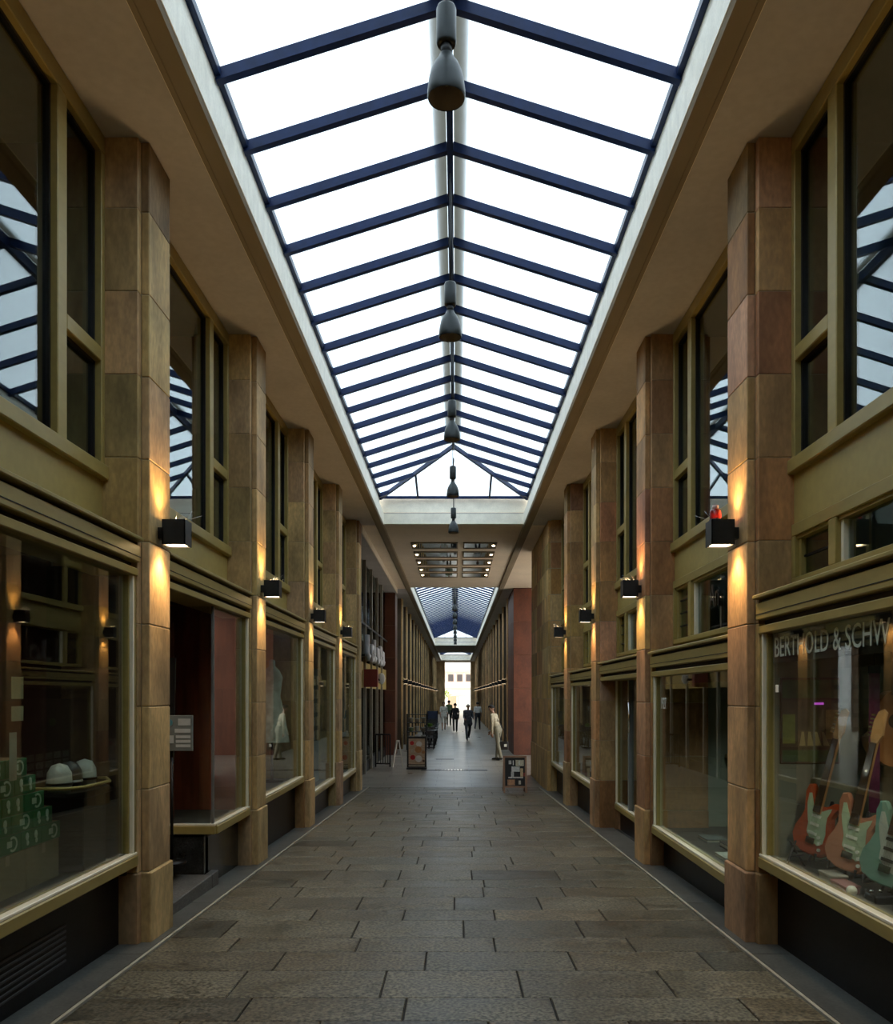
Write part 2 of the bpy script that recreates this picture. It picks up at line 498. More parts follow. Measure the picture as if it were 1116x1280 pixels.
# ---------------------------------------------------------------- skylights
pane_n = 0
def skylight(y0, y1, label, detailed, hip=2.25, first=None):
    root = empty('skylight', (0, (y0 + y1) / 2, ZS), label, 'skylight')
    # white kerb: lower lip and upper upstand, on four sides
    for s in (-1, 1):
        m = MB()
        m.prism([(s * LIP, ZS), (s * (LIP + .02), ZS - .004), (s * 1.78, ZS), (s * 1.78, ZG), (s * (GLE + .01), ZG), (s * (GLE + .0), ZLEDGE + .01), (s * LIP, ZLEDGE)], 'y', y0, y1)
        m.build('kerb', WHITE, root)
    for ye, s in ((y0, -1), (y1, 1)):
        m = MB()
        m.prism([(ye, ZS + .02), (ye, ZLEDGE), (ye + s * .08, ZLEDGE + .01), (ye + s * .08, ZG), (ye + s * .25, ZG), (ye + s * .25, ZS + .02)], 'x', -1.78, 1.78)
        m.build('end_kerb', WHITE, root)
        m = MB().box(-1.6, 1.6, ye + s * .02, ye + s * .08, ZLEDGE - .012, ZLEDGE + .012)
        m.build('ledge_line', NAVY, root)
    def hx(y):
        return max(0.0, GLE * (1 - (y - y0) / hip), GLE * (1 - (y1 - y) / hip))
    def zt(x):
        return ZR + (ZG - ZR) * abs(x) / GLE
    ya, yb = y0 + hip, y1 - hip
    # ridge and hips
    MB().box(-.028, .028, ya - .05, yb + .05, ZR - .10, ZR + .02).build('ridge_beam', NAVY, root)
    for s in (-1, 1):
        MB().box(s * .035, s * .15, ya, yb, ZR + .016, ZR + .022).build('ridge_flashing', FLASH, root)
        MB().box(s * (GLE - .035), s * (GLE + .03), y0, y1, ZG - .03, ZG + .03).build('eave_beam', NAVY, root)
        for (yr, ye) in ((ya, y0), (yb, y1)):
            MB().bar((0, yr, ZR - .03), (s * GLE, ye, ZG - .02), .05, .08).build('hip_beam', NAVY, root)
    for ye, yr in ((y0, ya), (y1, yb)):
        sg = 1 if ye > yr else -1
        MB().box(-GLE, GLE, ye - .03, ye + .03, ZG - .025, ZG + .03).build('sill_beam', NAVY, root)
        for xx in (-.81, .81):
            t = abs(xx) / GLE
            MB().bar((xx, ye, ZG), (xx, yr + (ye - yr) * t, ZR + (ZG - ZR) * t - .02), .045, .05, up=(0, -1, 1)).build('end_bar', NAVY, root)
        ed = .035
        for (pa, pb) in ((-GLE, -.81), (-.81, .81), (.81, GLE)):
            xs = [pa] + ([0.0] if pa < 0 < pb else []) + [pb]
            base_pts = [(pa, ye, ZG + ed), (pb, ye, ZG + ed)]
            top = []
            for xx in reversed(xs):
                t = abs(xx) / GLE
                top.append((xx, yr + (ye - yr) * t, ZR + (ZG - ZR) * t + ed))
            pts = base_pts + [p for p in top if (Vector(p) - Vector(base_pts[0])).length > 1e-4 and (Vector(p) - Vector(base_pts[1])).length > 1e-4]
            n = len(pts)
            m = MB(); m._add(pts + [(p[0], p[1], p[2] + .01) for p in pts],
                             [tuple(range(n)), tuple(range(2 * n - 1, n - 1, -1))] + [(i, (i + 1) % n, (i + 1) % n + n, i + n) for i in range(n)])
            m.build('end_pane', SKYP, root)
    # rafters
    ys = []
    yy = first if first else y0 + .4
    while yy > y0 + .2: yy -= PITCH / 4
    yy += PITCH / 4
    while yy < y1 - .1:
        ys.append(yy); yy += PITCH / 4
    dep = .085 if detailed else .066
    for yy in ys:
        for s in (-1, 1):
            xi = hx(yy)
            if GLE - xi < .1: continue
            m = MB()
            m.bar((s * max(xi, .02), yy, zt(xi) - dep / 2 + .02), (s * GLE, yy, zt(GLE) - dep / 2 + .02), .045, dep)
            if detailed:
                m.bar((s * max(xi, .02), yy, zt(xi) - dep + .02), (s * GLE, yy, zt(GLE) - dep + .02), .064, .012)
            m.build('rafter', NAVY, root)
            if detailed and xi == 0:
                MB().ball((s * .05, yy + .05, ZR - .045), .012, 6, 4).build('bolt', CHROME, root)
    # panes between rafters
    def strip(ye0, ye1, s):
        ed = .03
        cuts = [ye0] + [q for q in (ya, yb) if ye0 < q < ye1] + [ye1]
        outer = [(s * GLE, ye0, ZG + ed), (s * GLE, ye1, ZG + ed)]
        inner = [(s * hx(q), q, zt(hx(q)) + ed) for q in reversed(cuts)]
        pts = outer + [p for p in inner if all((Vector(p) - Vector(o)).length > .02 for o in outer)]
        n = len(pts)
        if n < 3: return None
        m = MB(); m._add(pts + [(p[0], p[1], p[2] + .01) for p in pts],
                         [tuple(range(n)), tuple(range(2 * n - 1, n - 1, -1))] + [(i, (i + 1) % n, (i + 1) % n + n, i + n) for i in range(n)])
        return m
    edges = [y0] + ys + [y1]
    if not detailed:
        edges = [y0, ya] + [ya + (yb - ya) * k / 4 for k in range(1, 4)] + [yb, y1]
    for ye0, ye1 in zip(edges[:-1], edges[1:]):
        for s in (-1, 1):
            m = strip(ye0, ye1, s)
            if m: m.build('pane', SKYP, root)
    return root
skylight(*SKY[0], 'long frosted glass skylight with navy rafters over the guitar shop and entrance steps', True, first=5.99)
skylight(*SKY[1], 'far blue looking skylight with close rafters beyond the mirror ceiling', False)
skylight(*SKY[2], 'short last skylight just before the sunny exit', False)

# ---------------------------------------------------------------- pendant lamps on the ridge line
def pendant(y, label, group=None):
    zb = EYE + 3.355
    g = empty('pendant_lamp', (0, y, zb), label, 'lamp', group)
    n = 24 if y < 18 else 10
    MB().lathe([(.103, 0), (.107, .010), (.106, .05), (.100, .10), (.088, .15), (.068, .195), (.046, .225), (.036, .25)], (0, y, zb), n).build('shade', LAMPG, g)
    MB().lathe([(.034, .240), (.062, .19), (.083, .145), (.095, .10), (.101, .05), (.102, .004)], (0, y, zb), n).build('reflector', LAMPIN, g)
    MB().lathe([(.0, .245), (.03, .245), (.03, .28), (.034, .30), (.0, .30)], (0, y, zb), n).build('neck', LAMPBLACK, g)
    MB().lathe([(.0, .30), (.05, .30), (.056, .315), (.056, .50), (.05, .515), (.0, .515)], (0, y, zb), n).build('gear_housing', LAMPG, g)
    MB().tube([(0, y, zb + .51), (0, y, ZR - .09)], .008, 6).build('suspension_rod', LAMPBLACK, g)
    MB().tube([(.012, y, zb + .51), (.03, y, zb + .7), (.02, y, zb + .9), (.004, y, ZR - .09)], .004, 5).build('cable', LAMPBLACK, g)
    MB().ball((0, y, zb + .12), (.03, .03, .045), 8, 6).build('lamp_bulb', plain('unlit_bulb', (.6, .55, .45), .3) if 'unlit_bulb' not in bpy.data.materials else bpy.data.materials['unlit_bulb'], g)
    return g
near_txt = ['over the guitar shop window', 'over the step of the entrance', 'in line with the dress shop window', 'in line with the framed cards window', 'before its white end kerb']
for k in range(5):
    pendant(4.68 + 3.13 * k, 'grey bell pendant lamp on the skylight ridge ' + near_txt[k])
for k in range(8):
    pendant(33.0 + 3.14 * k, 'small far bell pendant lamp under the blue skylight', 'pendant lamps of the far skylight')

# ---------------------------------------------------------------- pillars
cm = MB().box(-.302, .302, 0, PW, .002, .573, .006)
def stone_meshes(hh, key, red=False):
    core = MB().box(D_CORE, 2.75, 0, PW, .002, hh - .002, .004)
    front = MB().box(D_PIL, D_CORE - .004, .055, PW - .055, .002, hh - .002, .006)
    out = {}
    for s in (-1, 1):
        for nm, mbx in (('core', core), ('front', front)):
            q = MB(); q.v = [(p[0] * s, p[1], p[2]) for p in mbx.v]; q.f = mbx.f; q.mi = mbx.mi; q.smooth = mbx.smooth
            me = q.mesh('stone', (s * 2.3, 0, 0)); me.materials.append(STONE)
            out[(nm, s)] = me
    return out
CH = .575
COURSE = stone_meshes(CH, 'c')
Z0C = EYE - 1.23
NC = int((ZS - Z0C) / CH)
TOPH = ZS - (Z0C + NC * CH)
TOPC = stone_meshes(TOPH, 't')
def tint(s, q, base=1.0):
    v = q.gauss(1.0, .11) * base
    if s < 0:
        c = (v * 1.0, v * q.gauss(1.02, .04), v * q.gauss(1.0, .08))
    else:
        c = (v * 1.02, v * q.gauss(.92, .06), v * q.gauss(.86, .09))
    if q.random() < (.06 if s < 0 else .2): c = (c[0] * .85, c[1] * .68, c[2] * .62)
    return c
lname = {-1: {-1: 'behind the green carton window', 0: 'between the green carton window and the stepped entrance', 1: 'between the marble display case and the dress shop window',
              2: 'between the dress shop window and the framed cards window', 3: 'between the framed cards window and the grey blind window', 4: 'at the end of the row by the black railing'},
         1: {-1: 'at the near end of the guitar shop window', 0: 'between the guitar shop window and the 1927 window', 1: 'between the 1927 window and the recessed glass door',
             2: 'between the recessed door and the postcard window', 3: 'between the postcard window and the dim narrow window', 4: 'at the corner behind the photo chalkboard'}}
def pillar(s, k):
    y = PIL[k]
    q = random.Random(100 + k * 2 + (s > 0))
    zb = fz(y + PW)
    root = empty('stone_pillar', (s * 2.3, y + PW / 2, zb), ('tan' if s < 0 else 'reddish brown') + ' sandstone pillar ' + lname[s][k], 'pillar')
    long_ = 3.6 if (s > 0 and k == 4) else 0
    MB().box(s * (D_PIL + .005), s * 2.3, y + .061, y + PW - .061 + long_, zb, ZS - .004).box(s * (D_CORE + .005), s * 2.7, y + .005, y + PW - .005 + long_, zb, ZS - .004).build('mortar_core', MORTAR, root)
    # base block
    t = tint(s, q, .95)
    m = MB(); m.box(s * (D_PIL - .018), s * (D_CORE - .004), y + .035, y + PW - .035 + long_, zb - .02, Z0C - .004, .008); m.build('base_front', STONE, root, color=t)
    m = MB(); m.box(s * (D_CORE - .01), s * 2.75, y - .018, y + PW + .018 + long_, zb - .02, Z0C - .004, .008); m.build('base_stone', STONE, root, color=tint(s, q, .8))
    for i in range(NC + 1):
        z = Z0C + i * CH
        src = COURSE if i < NC else TOPC
        hh = CH if i < NC else TOPH
        if long_:
            for nm, xa, xb, ins in (('core', D_CORE, 2.75, 0), ('front', D_PIL, D_CORE - .004, .055)):
                for (ya_, yb_) in ((y + ins, y + 1.4), (y + 1.4, y + 2.6), (y + 2.6, y + PW + long_ - ins)):
                    MB().box(s * xa, s * xb, ya_ + .003, yb_ - .003, z + .003, z + hh - .003, .006).build('face_stone' if nm == 'front' else 'stone', STONE, root, color=[c * f for c, f in zip(tint(s, q), (.95, 1.05, .95))])
        else:
            inst('stone', src[('core', s)], (s * 2.3, y, z), root, tint(s, q))
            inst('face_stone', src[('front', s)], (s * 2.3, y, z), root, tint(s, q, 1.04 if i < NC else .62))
    return root
for s in (-1, 1):
    for k in range(-1, 5):
        pillar(s, k)

# ---------------------------------------------------------------- wall lamps on the pillars
def wall_lamp(s, k, lit=True):
    y = PIL[k] + .25
    z = EYE + 1.165
    nm = ('left' if s < 0 else 'right')
    g = empty('wall_lamp', (s * D_PIL, y, z - .09), 'black wall lamp on the pillar ' + lname[s][k], 'lamp')
    xa, xb = D_PIL - .21, D_PIL - .045
    m = MB(); t = .008
    m.box(s * xa, s * (xa + t), y - .075, y + .075, z - .09, z + .09); m.box(s * (xb - t), s * xb, y - .075, y + .075, z - .09, z + .09)
    m.box(s * xa, s * xb, y - .075, y - .075 + t, z - .09, z + .09); m.box(s * xa, s * xb, y + .075 - t, y + .075, z - .09, z + .09)
    m.build('housing', LAMPBLACK, g)
    MB().box(s * xb, s * D_PIL, y - .03, y + .03, z - .04, z + .04).build('bracket', LAMPBLACK, g)
    for dz in (-1, 1):
        MB().box(s * (xa + t), s * (xb - t), y - .067, y + .067, z + dz * .074, z + dz * .080).build('lens', LENS, g)
        ld = bpy.data.lights.new('lamp_light', 'SPOT')
        ld.energy = 17 if dz < 0 else 14
        ld.color = (1.0, .62, .27); ld.spot_size = math.radians(112); ld.spot_blend = .9; ld.shadow_soft_size = .03
        lo = bpy.data.objects.new('lamp_light', ld); link(lo)
        put(lo, (s * (D_PIL - .10), y, z + dz * .095), g)
        lo.rotation_euler = (0 if dz < 0 else math.pi, 0, 0)
    # thin pigeon wires standing on the housing
    m = MB()
    q = random.Random(k * 7 + s)
    for i in range(5):
        x_ = s * (xa + .03 * i + .01)
        m.tube([(x_, y + q.uniform(-.05, .05), z + .085), (x_ - s * q.uniform(.02, .11), y + q.uniform(-.08, .08), z + .085 + q.uniform(.04, .09))], .0013, 4)
    m.build('bird_wire', CHROME, g)
    return g
for s in (-1, 1):
    for k in range(-1, 4 if s < 0 else 4):
        wall_lamp(s, k)
# red beacon standing on the lamp beside the guitar shop
zl = EYE + 1.165 + .088
RED = M('red_plastic_lens', (.22, .008, .008), .2, var=.1)
bx, by = D_PIL - .155, PIL[0] + .27
g = empty('alarm_beacon', (bx, by, zl), 'small red alarm beacon on top of the wall lamp beside the guitar shop', 'beacon')
MB().lathe([(.0, .0), (.045, .0), (.045, .018), (.0, .018)], (bx, by, zl), 14).build('base', LAMPBLACK, g)
MB().lathe([(.04, .018), (.04, .075), (.034, .088), (.0, .094)], (bx, by, zl), 14).build('lens', RED, g)
MB().tube([(bx, by, zl + .09), (bx, by, zl + .12)], .022, 10).build('cap', M('pale_pink_cap', (.6, .42, .38), .4), g)

# ---------------------------------------------------------------- shop bays
SH = {}
def room_shell():
    for s in (-1, 1):
        side = 'left' if s < 0 else 'right'
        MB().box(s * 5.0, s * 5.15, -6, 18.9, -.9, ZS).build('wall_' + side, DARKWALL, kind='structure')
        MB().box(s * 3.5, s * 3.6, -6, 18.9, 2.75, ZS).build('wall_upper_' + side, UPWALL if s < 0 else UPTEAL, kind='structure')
        for k in range(-1, 5):
            y = PIL[k] + PW / 2
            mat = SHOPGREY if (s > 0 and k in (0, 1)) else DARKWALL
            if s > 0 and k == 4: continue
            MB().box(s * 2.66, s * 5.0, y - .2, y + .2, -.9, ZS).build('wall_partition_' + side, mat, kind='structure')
        # closing wall of the arcade behind the photographer
        MB().box(s * 2.1, s * 5.0, -6.0, PIL[-1], -.3, ZS).build('wall_back_' + side, STONE, kind='structure')
    MB().box(-5, 5, -6.2, -6.0, -.3, ZS + .6).build('wall_back', DARKWALL, kind='structure')
room_shell()
# far end of the right row is closed by the long pier; left row end wall
MB().box(-2.7, -5.0, 18.7, 18.95, -.9, ZS).build('wall_end_left', DARKWALL, kind='structure')
MB().box(2.75, 5.0, 18.7, 18.95, -.9, ZS).build('wall_end_right', DARKWALL, kind='structure')

def upper_window(n, s, y0, y1, zsill, mezz=None):
    root = empty('window_%d' % n, (s * D_WALL, (y0 + y1) / 2, zsill), kind='structure')
    d0, d1 = D_WALL - .02, D_WALL + .08
    ym = y1 - .62
    MB().box(s * d0, s * d1, y0, y1, ZS - .13, ZS - .003, .006).build('head_rail', BRASS, root)
    MB().box(s * (d0 - .03), s * d1, y0, y1, zsill - .10, zsill, .008).build('sill_rail', BRASS, root)
    for (a, c) in ((y0, y0 + .05), (y1 - .055, y1)):
        MB().box(s * d0, s * d1, a, c, zsill, ZS - .13, .005).build('stile', BRASS, root)
    MB().box(s * d0, s * d1, ym - .06, ym + .06, zsill, ZS - .13, .006).build('mullion', BRASS, root)
    ztr = EYE + 2.335
    MB().box(s * d0, s * d1, ym + .06, y1 - .055, ztr - .05, ztr + .05, .006).build('transom', BRASS, root)
    dp = D_WALL + .045
    for (a, c, e, f) in ((y0 + .05, ym - .06, zsill, ZS - .13), (ym + .06, y1 - .055, ztr + .05, ZS - .13), (ym + .06, y1 - .055, zsill, ztr - .05)):
        fr = MB(); t = .022
        fr.box(s * (dp - .02), s * (dp + .03), a, a + t, e, f); fr.box(s * (dp - .02), s * (dp + .03), c - t, c, e, f)
        fr.box(s * (dp - .02), s * (dp + .03), a, c, e, e + t); fr.box(s * (dp - .02), s * (dp + .03), a, c, f - t, f)
        cs = fr.build('casement', BLACKMETAL, root)
        MB().box(s * dp, s * (dp + .006), a + t, c - t, e + t, f - t).build('pane', PANE_UP, cs)
    zb = mezz[1] + .08 if mezz else EYE + 1.06
    MB().box(s * (d0 + .02), s * d1, y0, y1, zb - .1, zsill - .10).build('spandrel_panel', BRASS_PANEL, root)
    if mezz:
        z0, z1, barred = mezz
        MB().box(s * d0, s * d1, y0, y1, z1, z1 + .085, .005).build('mezzanine_head', BRASS, root)
        MB().box(s * d0, s * d1, y0, y1, z0 - .05, z0, .005).build('mezzanine_sill', BRASS, root)
        for (a, c) in ((y0, y0 + .04), (ym - .05, ym + .05), (y1 - .05, y1)):
            MB().box(s * d0, s * d1, a, c, z0, z1, .005).build('mezzanine_post', BRASS, root)
        for (a, c, br) in ((y0 + .04, ym - .05, 0), (ym + .05, y1 - .05, barred)):
            p = MB().box(s * dp, s * (dp + .006), a, c, z0, z1).build('pane', PANE_UP, root)
            MB().box(s * (dp - .03), s * (dp + .01), c - .035, c, z0, z1).build('bead', BEAD if br == 0 else BRASS, p)
            for i in range(1, br + 1):
                zz = z0 + (z1 - z0) * i / (br + 1)
                MB().box(s * (dp - .012), s * (dp + .012), a, c, zz - .006, zz + .006).build('glazing_bar', BLACKMETAL, p)
    return root

def shopfront(s, y0, y1, zt, zs, label, recess=0.0, glazed=True, gy0=None, marble=False):
    D = D_SHOP + recess
    zg = zt - .265
    root = empty('shopfront', (s * D_SHOP, (y0 + y1) / 2, fz(y1)), label, 'shopfront')
    MB().box(s * 2.10, s * 2.44, y0, y1, zt - .028, zt, .006).build('fascia_lip', BRASS, root)
    MB().box(s * 2.17, s * 2.44, y0, y1, zt - .055, zt - .028).build('shadow_gap', BLACKGAP, root)
    fb = MB().box(s * 2.125, s * 2.44, y0, y1, zt - .17, zt - .055, .006).build('fascia_board', BRASS, root)
    MB().box(s * 2.122, s * 2.13, y0, y1, zt - .135, zt - .130).build('groove', BLACKGAP, fb)
    MB().box(s * 2.19, s * 2.44, y0, y1, zt - .21, zt - .17).build('shadow_gap', BLACKGAP, root)
    MB().box(s * 2.14, s * 2.44, y0, y1, zg, zt - .21, .006).build('top_rail', BRASS, root)
    if not glazed: return root
    g0 = gy0 if gy0 is not None else y0
    MB().box(s * (D - .025), s * (D + .10), g0, y1, zs - .09, zs - .012, .008).build('sill', BRASS, root)
    MB().box(s * (D - .018), s * (D + .03), g0, y1, zs - .012, zs + .008, .004).build('sill_bead', BEAD, root)
    for (a, c, e) in ((g0, g0 + .035, 1), (y1 - .035, y1, -1))[1 if gy0 is not None else 0:]:
        st = MB().box(s * (D - .01), s * (D + .09), a, c, zs, zg, .004).build('stile', BRASS, root)
        a2 = c if e > 0 else a - .024
        MB().box(s * (D - .012), s * (D + .018), a2, a2 + .024, zs + .008, zg, .004).build('bead', BEAD, st)
        a3 = a2 + .035 if e > 0 else a2 - .025
        MB().box(s * (D + .01), s * (D + .06), a3, a3 + .02, zs + .008, zg, .004).build('inner_bead', BRASS, st)
    MB().box(s * (D + .03), s * (D + .038), g0 + .04, y1 - .04, zs + .006, zg).build('pane', PANE, root)
    MB().box(s * D_PLINTH if recess == 0 else s * (D + .06), s * 2.6, g0, y1, fz(y1) - .12, zs - .09).build('plinth', MARBLE if marble else PLINTH, root)
    return root

def bay_y(k):
    return PIL[k - 1] + PW, PIL[k]
wn = 1
LT = EYE + 1.085
LEFT = {0: (LT, EYE - 1.09), 1: (LT, EYE - 1.19), 2: (LT, EYE - 1.17), 3: (LT, EYE - 1.50), 4: (LT, EYE - 1.60)}
RIGHT = {0: (EYE + .686, EYE - 1.10), 1: (EYE + .46, EYE - 1.385), 2: (EYE + .47, EYE - 1.55), 3: (EYE + .43, EYE - 1.38), 4: (EYE + .43, EYE - 1.45)}
lab_l = {0: 'gold framed shop window with green cartons stacked inside', 1: 'gold fascia and return display case at the stepped entrance', 2: 'gold framed shop window with a pale dress inside',
         3: 'gold framed shop window with rows of small framed cards', 4: 'narrow looking gold framed shop window with a grey blind'}
lab_r = {0: 'guitar shop window lettered BERTHOLD & SCHW above electric guitars', 1: 'gold framed shop window marked 1927 on the glass', 2: 'recessed glass shop door beside a poster',
         3: 'gold framed shop window with a rack of postcards', 4: 'dim gold framed shop window next to the corner pier'}
for k in range(5):
    y0, y1 = bay_y(k)
    upper_window(wn, -1, y0, y1, EYE + 1.58); wn += 1
    zt, zs = LEFT[k]
    if k == 1:
        SH[(-1, k)] = shopfront(-1, y0, y1, zt, zs, lab_l[k], gy0=7.67, marble=True)
    else:
        SH[(-1, k)] = shopfront(-1, y0, y1, zt, zs, lab_l[k])
    zt, zs = RIGHT[k]
    mz = (zt + .12, EYE + 1.09, 1) if k == 0 else (zt + .13, EYE + 1.13, 3)
    upper_window(wn, 1, y0, y1, EYE + 1.62, mz); wn += 1
    SH[(1, k)] = shopfront(1, y0, y1, zt, zs, lab_r[k], recess=.2 if k == 2 else 0)
# rooms: ceilings and display floors
for k in range(5):
    y0, y1 = bay_y(k)
    for s, T, side in ((-1, LEFT, 'left'), (1, RIGHT, 'right')):
        zt, zs = T[k]
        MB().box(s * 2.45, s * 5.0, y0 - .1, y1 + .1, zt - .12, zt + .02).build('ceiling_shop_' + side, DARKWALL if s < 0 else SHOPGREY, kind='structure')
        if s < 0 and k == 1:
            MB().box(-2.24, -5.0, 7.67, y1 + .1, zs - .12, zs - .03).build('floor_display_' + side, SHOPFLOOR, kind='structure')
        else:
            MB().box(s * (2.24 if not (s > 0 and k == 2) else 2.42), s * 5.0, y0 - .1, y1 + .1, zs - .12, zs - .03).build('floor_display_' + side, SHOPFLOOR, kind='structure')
# lighter back walls close behind some displays
MB().box(4.1, 4.2, 6.0, 9.2, -.4, 2.0).build('wall_display_right', SHOPGREY, kind='structure')
MB().box(2.215, 2.66, 5.70, 5.74, .3, 2.1).build('wall_display_right', SHOPGREY, kind='structure')
MB().box(2.66, 5.0, 5.70, 5.80, -.2, 2.1).build('wall_display_right', SHOPGREY, kind='structure')
MB().box(-2.215, -2.75, 5.70, 5.74, .3, LT - .2).build('wall_display_left', DARKWALL, kind='structure')

# text on the right-hand shop glass
def wall_text(s, text, y_left, z, size, sx, mat, parent, d=D_SHOP + .026, name='lettering', ex=.001):
    """text on a side wall, read from inside the arcade"""
    rot = (math.pi / 2, 0, -math.pi / 2 * s)
    return text_on(name, text, size, mat, (s * d, y_left, z), rot, parent, sx, ex)
sg = SH[(1, 0)]
ztR = RIGHT[0][0]
MB().box(D_SHOP + .045, D_SHOP + .055, 3.2, 5.66, ztR - .265 - .205, ztR - .265).build('sign_band', plain('black_sign_band', (.008, .008, .008), .5), sg)
me = text_mesh('BERTHOLD & SCHW', .19, WHITEPRINT, .001, 1.0)
w_ = max(v.co.x for v in me.vertices)
for v in me.vertices: v.co.x *= 1.50 / w_
o = bpy.data.objects.new('lettering', me); link(o); put(o, (D_SHOP + .036, 5.615, ztR - .265 - .165), sg); o.rotation_euler = (math.pi / 2, 0, -math.pi / 2)
s1 = SH[(1, 1)]
wall_text(1, '1927', 8.68, EYE - .02 - .12, .17, .62, WHITEPRINT, s1)
MB().box(D_SHOP + .05, D_SHOP + .06, 6.35, 8.78, RIGHT[1][0] - .265 - .085, RIGHT[1][0] - .265).build('sign_band', plain('dull_red_sign_band', (.07, .010, .010), .5), s1)
wall_text(1, 'Leder', 7.95, RIGHT[1][0] - .335, .085, 1.0, plain('dull_pink_print', (.28, .12, .10), .6), s1, d=D_SHOP + .045)
# script letters in the mezzanine window over the 1927 shop
mzw = [o for o in bpy.data.objects if o.name == 'window_4'][0]
zz = RIGHT[1][0] + .13
wall_text(1, 'An', 7.72, zz + .22, .30, .8, plain('dark_bronze_letter', (.02, .014, .008), .5), mzw, d=D_WALL + .02, ex=.006)

# ---------------------------------------------------------------- stepped entrance on the left
y0, y1 = bay_y(1)
zs = LEFT[1][1]; zg = LT - .265
dc = SH[(-1, 1)]
STEP = M('step_granite', (.10, .095, .085), .5, var=.25, scale=5, fine=.4, bump=.1)
st = empty('entrance_steps', (-2.5, 7.0, fz(7.8)), 'two grey granite steps up into the recessed entrance', 'steps')
MB().box(-2.19, -3.5, y0, 7.66, fz(7.87) - .05, fz(7.0) + .11, .006).build('step', STEP, st)
MB().box(-2.19, -2.262, 7.662, 7.87, fz(7.87) - .05, fz(7.0) + .11, .006).build('step_end', STEP, st)
MB().box(-2.52, -3.5, y0, 7.62, fz(7.0) + .1, fz(7.0) + .25, .006).build('step', STEP, st)
# return display case: pane facing the entrance, sill and marble base
MB().box(-2.16, -3.6, 7.64, 7.72, zs - .09, zs - .012, .006).build('return_sill', BRASS, dc)
MB().box(-2.16, -3.6, 7.645, 7.69, zs - .012, zs + .006, .003).build('return_bead', BEAD, dc)
MB().box(-2.22, -3.6, 7.68, 7.688, zs, zg).build('return_pane', PANE, dc)
MB().box(-2.18, -2.20, 7.665, 7.70, zs, zg).build('corner_bead', plain('grey_corner_bead', (.16, .16, .15), .4), dc)
MB().box(-2.27, -3.6, 7.72, 7.80, fz(y1) - .1, zs - .09).build('return_plinth', PLINTH, dc)
# red-brown timber lining of the recess
MB().box(-3.6, -3.7, y0 - .2, y1 + .1, -.3, 2.6).build('wall_entrance', WOOD, kind='structure')
MB().box(-2.3, -3.6, y1 - .02, y1 + .05, -.3, zg + .2).build('wall_entrance', WOOD, kind='structure')
MB().box(-2.75, -3.6, 8.25, 8.28, zs - .03, zg - .1).build('wall_entrance', WOOD, kind='structure')
# entrance door at the back of the recess
dr = empty('door_1', (-3.58, 7.0, fz(7.0) + .25), kind='structure')
MB().box(-3.55, -3.6, 6.35, 7.60, .03, 2.2).build('door_leaf', M('dark_door', (.02, .012, .01), .35, var=.3), dr)
MB().box(-3.52, -3.55, 6.5, 7.45, .3, 2.05).build('door_pane', PANE, dr)
MB().tube([(-3.5, 7.5, .9), (-3.5, 7.5, 1.25)], .015, 8).build('door_handle', CHROME, dr)
# notice board on a stand beside the case
nb = empty('notice_stand', (-2.52, 7.42, fz(7.0) + .25), 'black stand with a grey printed notice in the recessed entrance', 'notice stand')
zf_ = fz(7.0) + .25
MB().bar((-2.62, 7.50, zf_ + .9), (-2.60, 7.50, zf_ + 1.85), .26, .03, up=(0, 1, 0)).build('tall_panel', plain('black_panel', (.008, .008, .009), .35), nb)
MB().tube([(-2.5, 7.48, zf_), (-2.5, 7.48, zf_ + .95)], .014, 8).build('pole', BLACKMETAL, nb)
MB().lathe([(0, 0), (.13, 0), (.13, .015), (.02, .03), (0, .03)], (-2.5, 7.48, zf_), 16).build('base', BLACKMETAL, nb)
nbd = MB().box(-2.56, -2.30, 7.44, 7.46, EYE - .50, EYE - .18, .004).build('notice_board', plain('notice_grey', (.18, .20, .19), .6), nb)
m = MB()
for (xa, xb, za, zb) in ((-2.43, -2.32, -.27, -.21), (-2.46, -2.32, -.335, -.30), (-2.54, -2.47, -.43, -.36), (-2.45, -2.32, -.385, -.36), (-2.45, -2.32, -.425, -.40), (-2.45, -2.32, -.465, -.44)):
    m.box(xa, xb, 7.437, 7.44, EYE + za, EYE + zb)
m.build('printed_lines', plain('notice_print', (.50, .52, .50), .6), nbd)
MB().disc((-2.51, 7.437, EYE - .245), .032, 'y', .004).build('round_logo', plain('teal_print', (.08, .25, .30), .6), nbd)
for i, (za, zb, col) in enumerate(((.28, .36, (.10, .14, .20)), (.40, .52, (.16, .18, .2)), (.14, .2, (.25, .27, .26)))):
    MB().box(-2.68, -2.56, 7.475, 7.478, EYE + za - .2, EYE + zb - .2).build('photo_print', plain('stand_photo_%d' % i, col, .5), nb)

# ventilation slats in the black plinth under the carton window
for i in range(7):
    z_ = EYE - 1.36 - i * .035
    MB().box(-2.262, -2.272, 3.7, 4.95, z_ - .014, z_, .002).build('vent_slat', plain('plinth_slat', (.02, .02, .021), .4) if i == 0 else bpy.data.materials['plinth_slat'], SH[(-1, 0)])

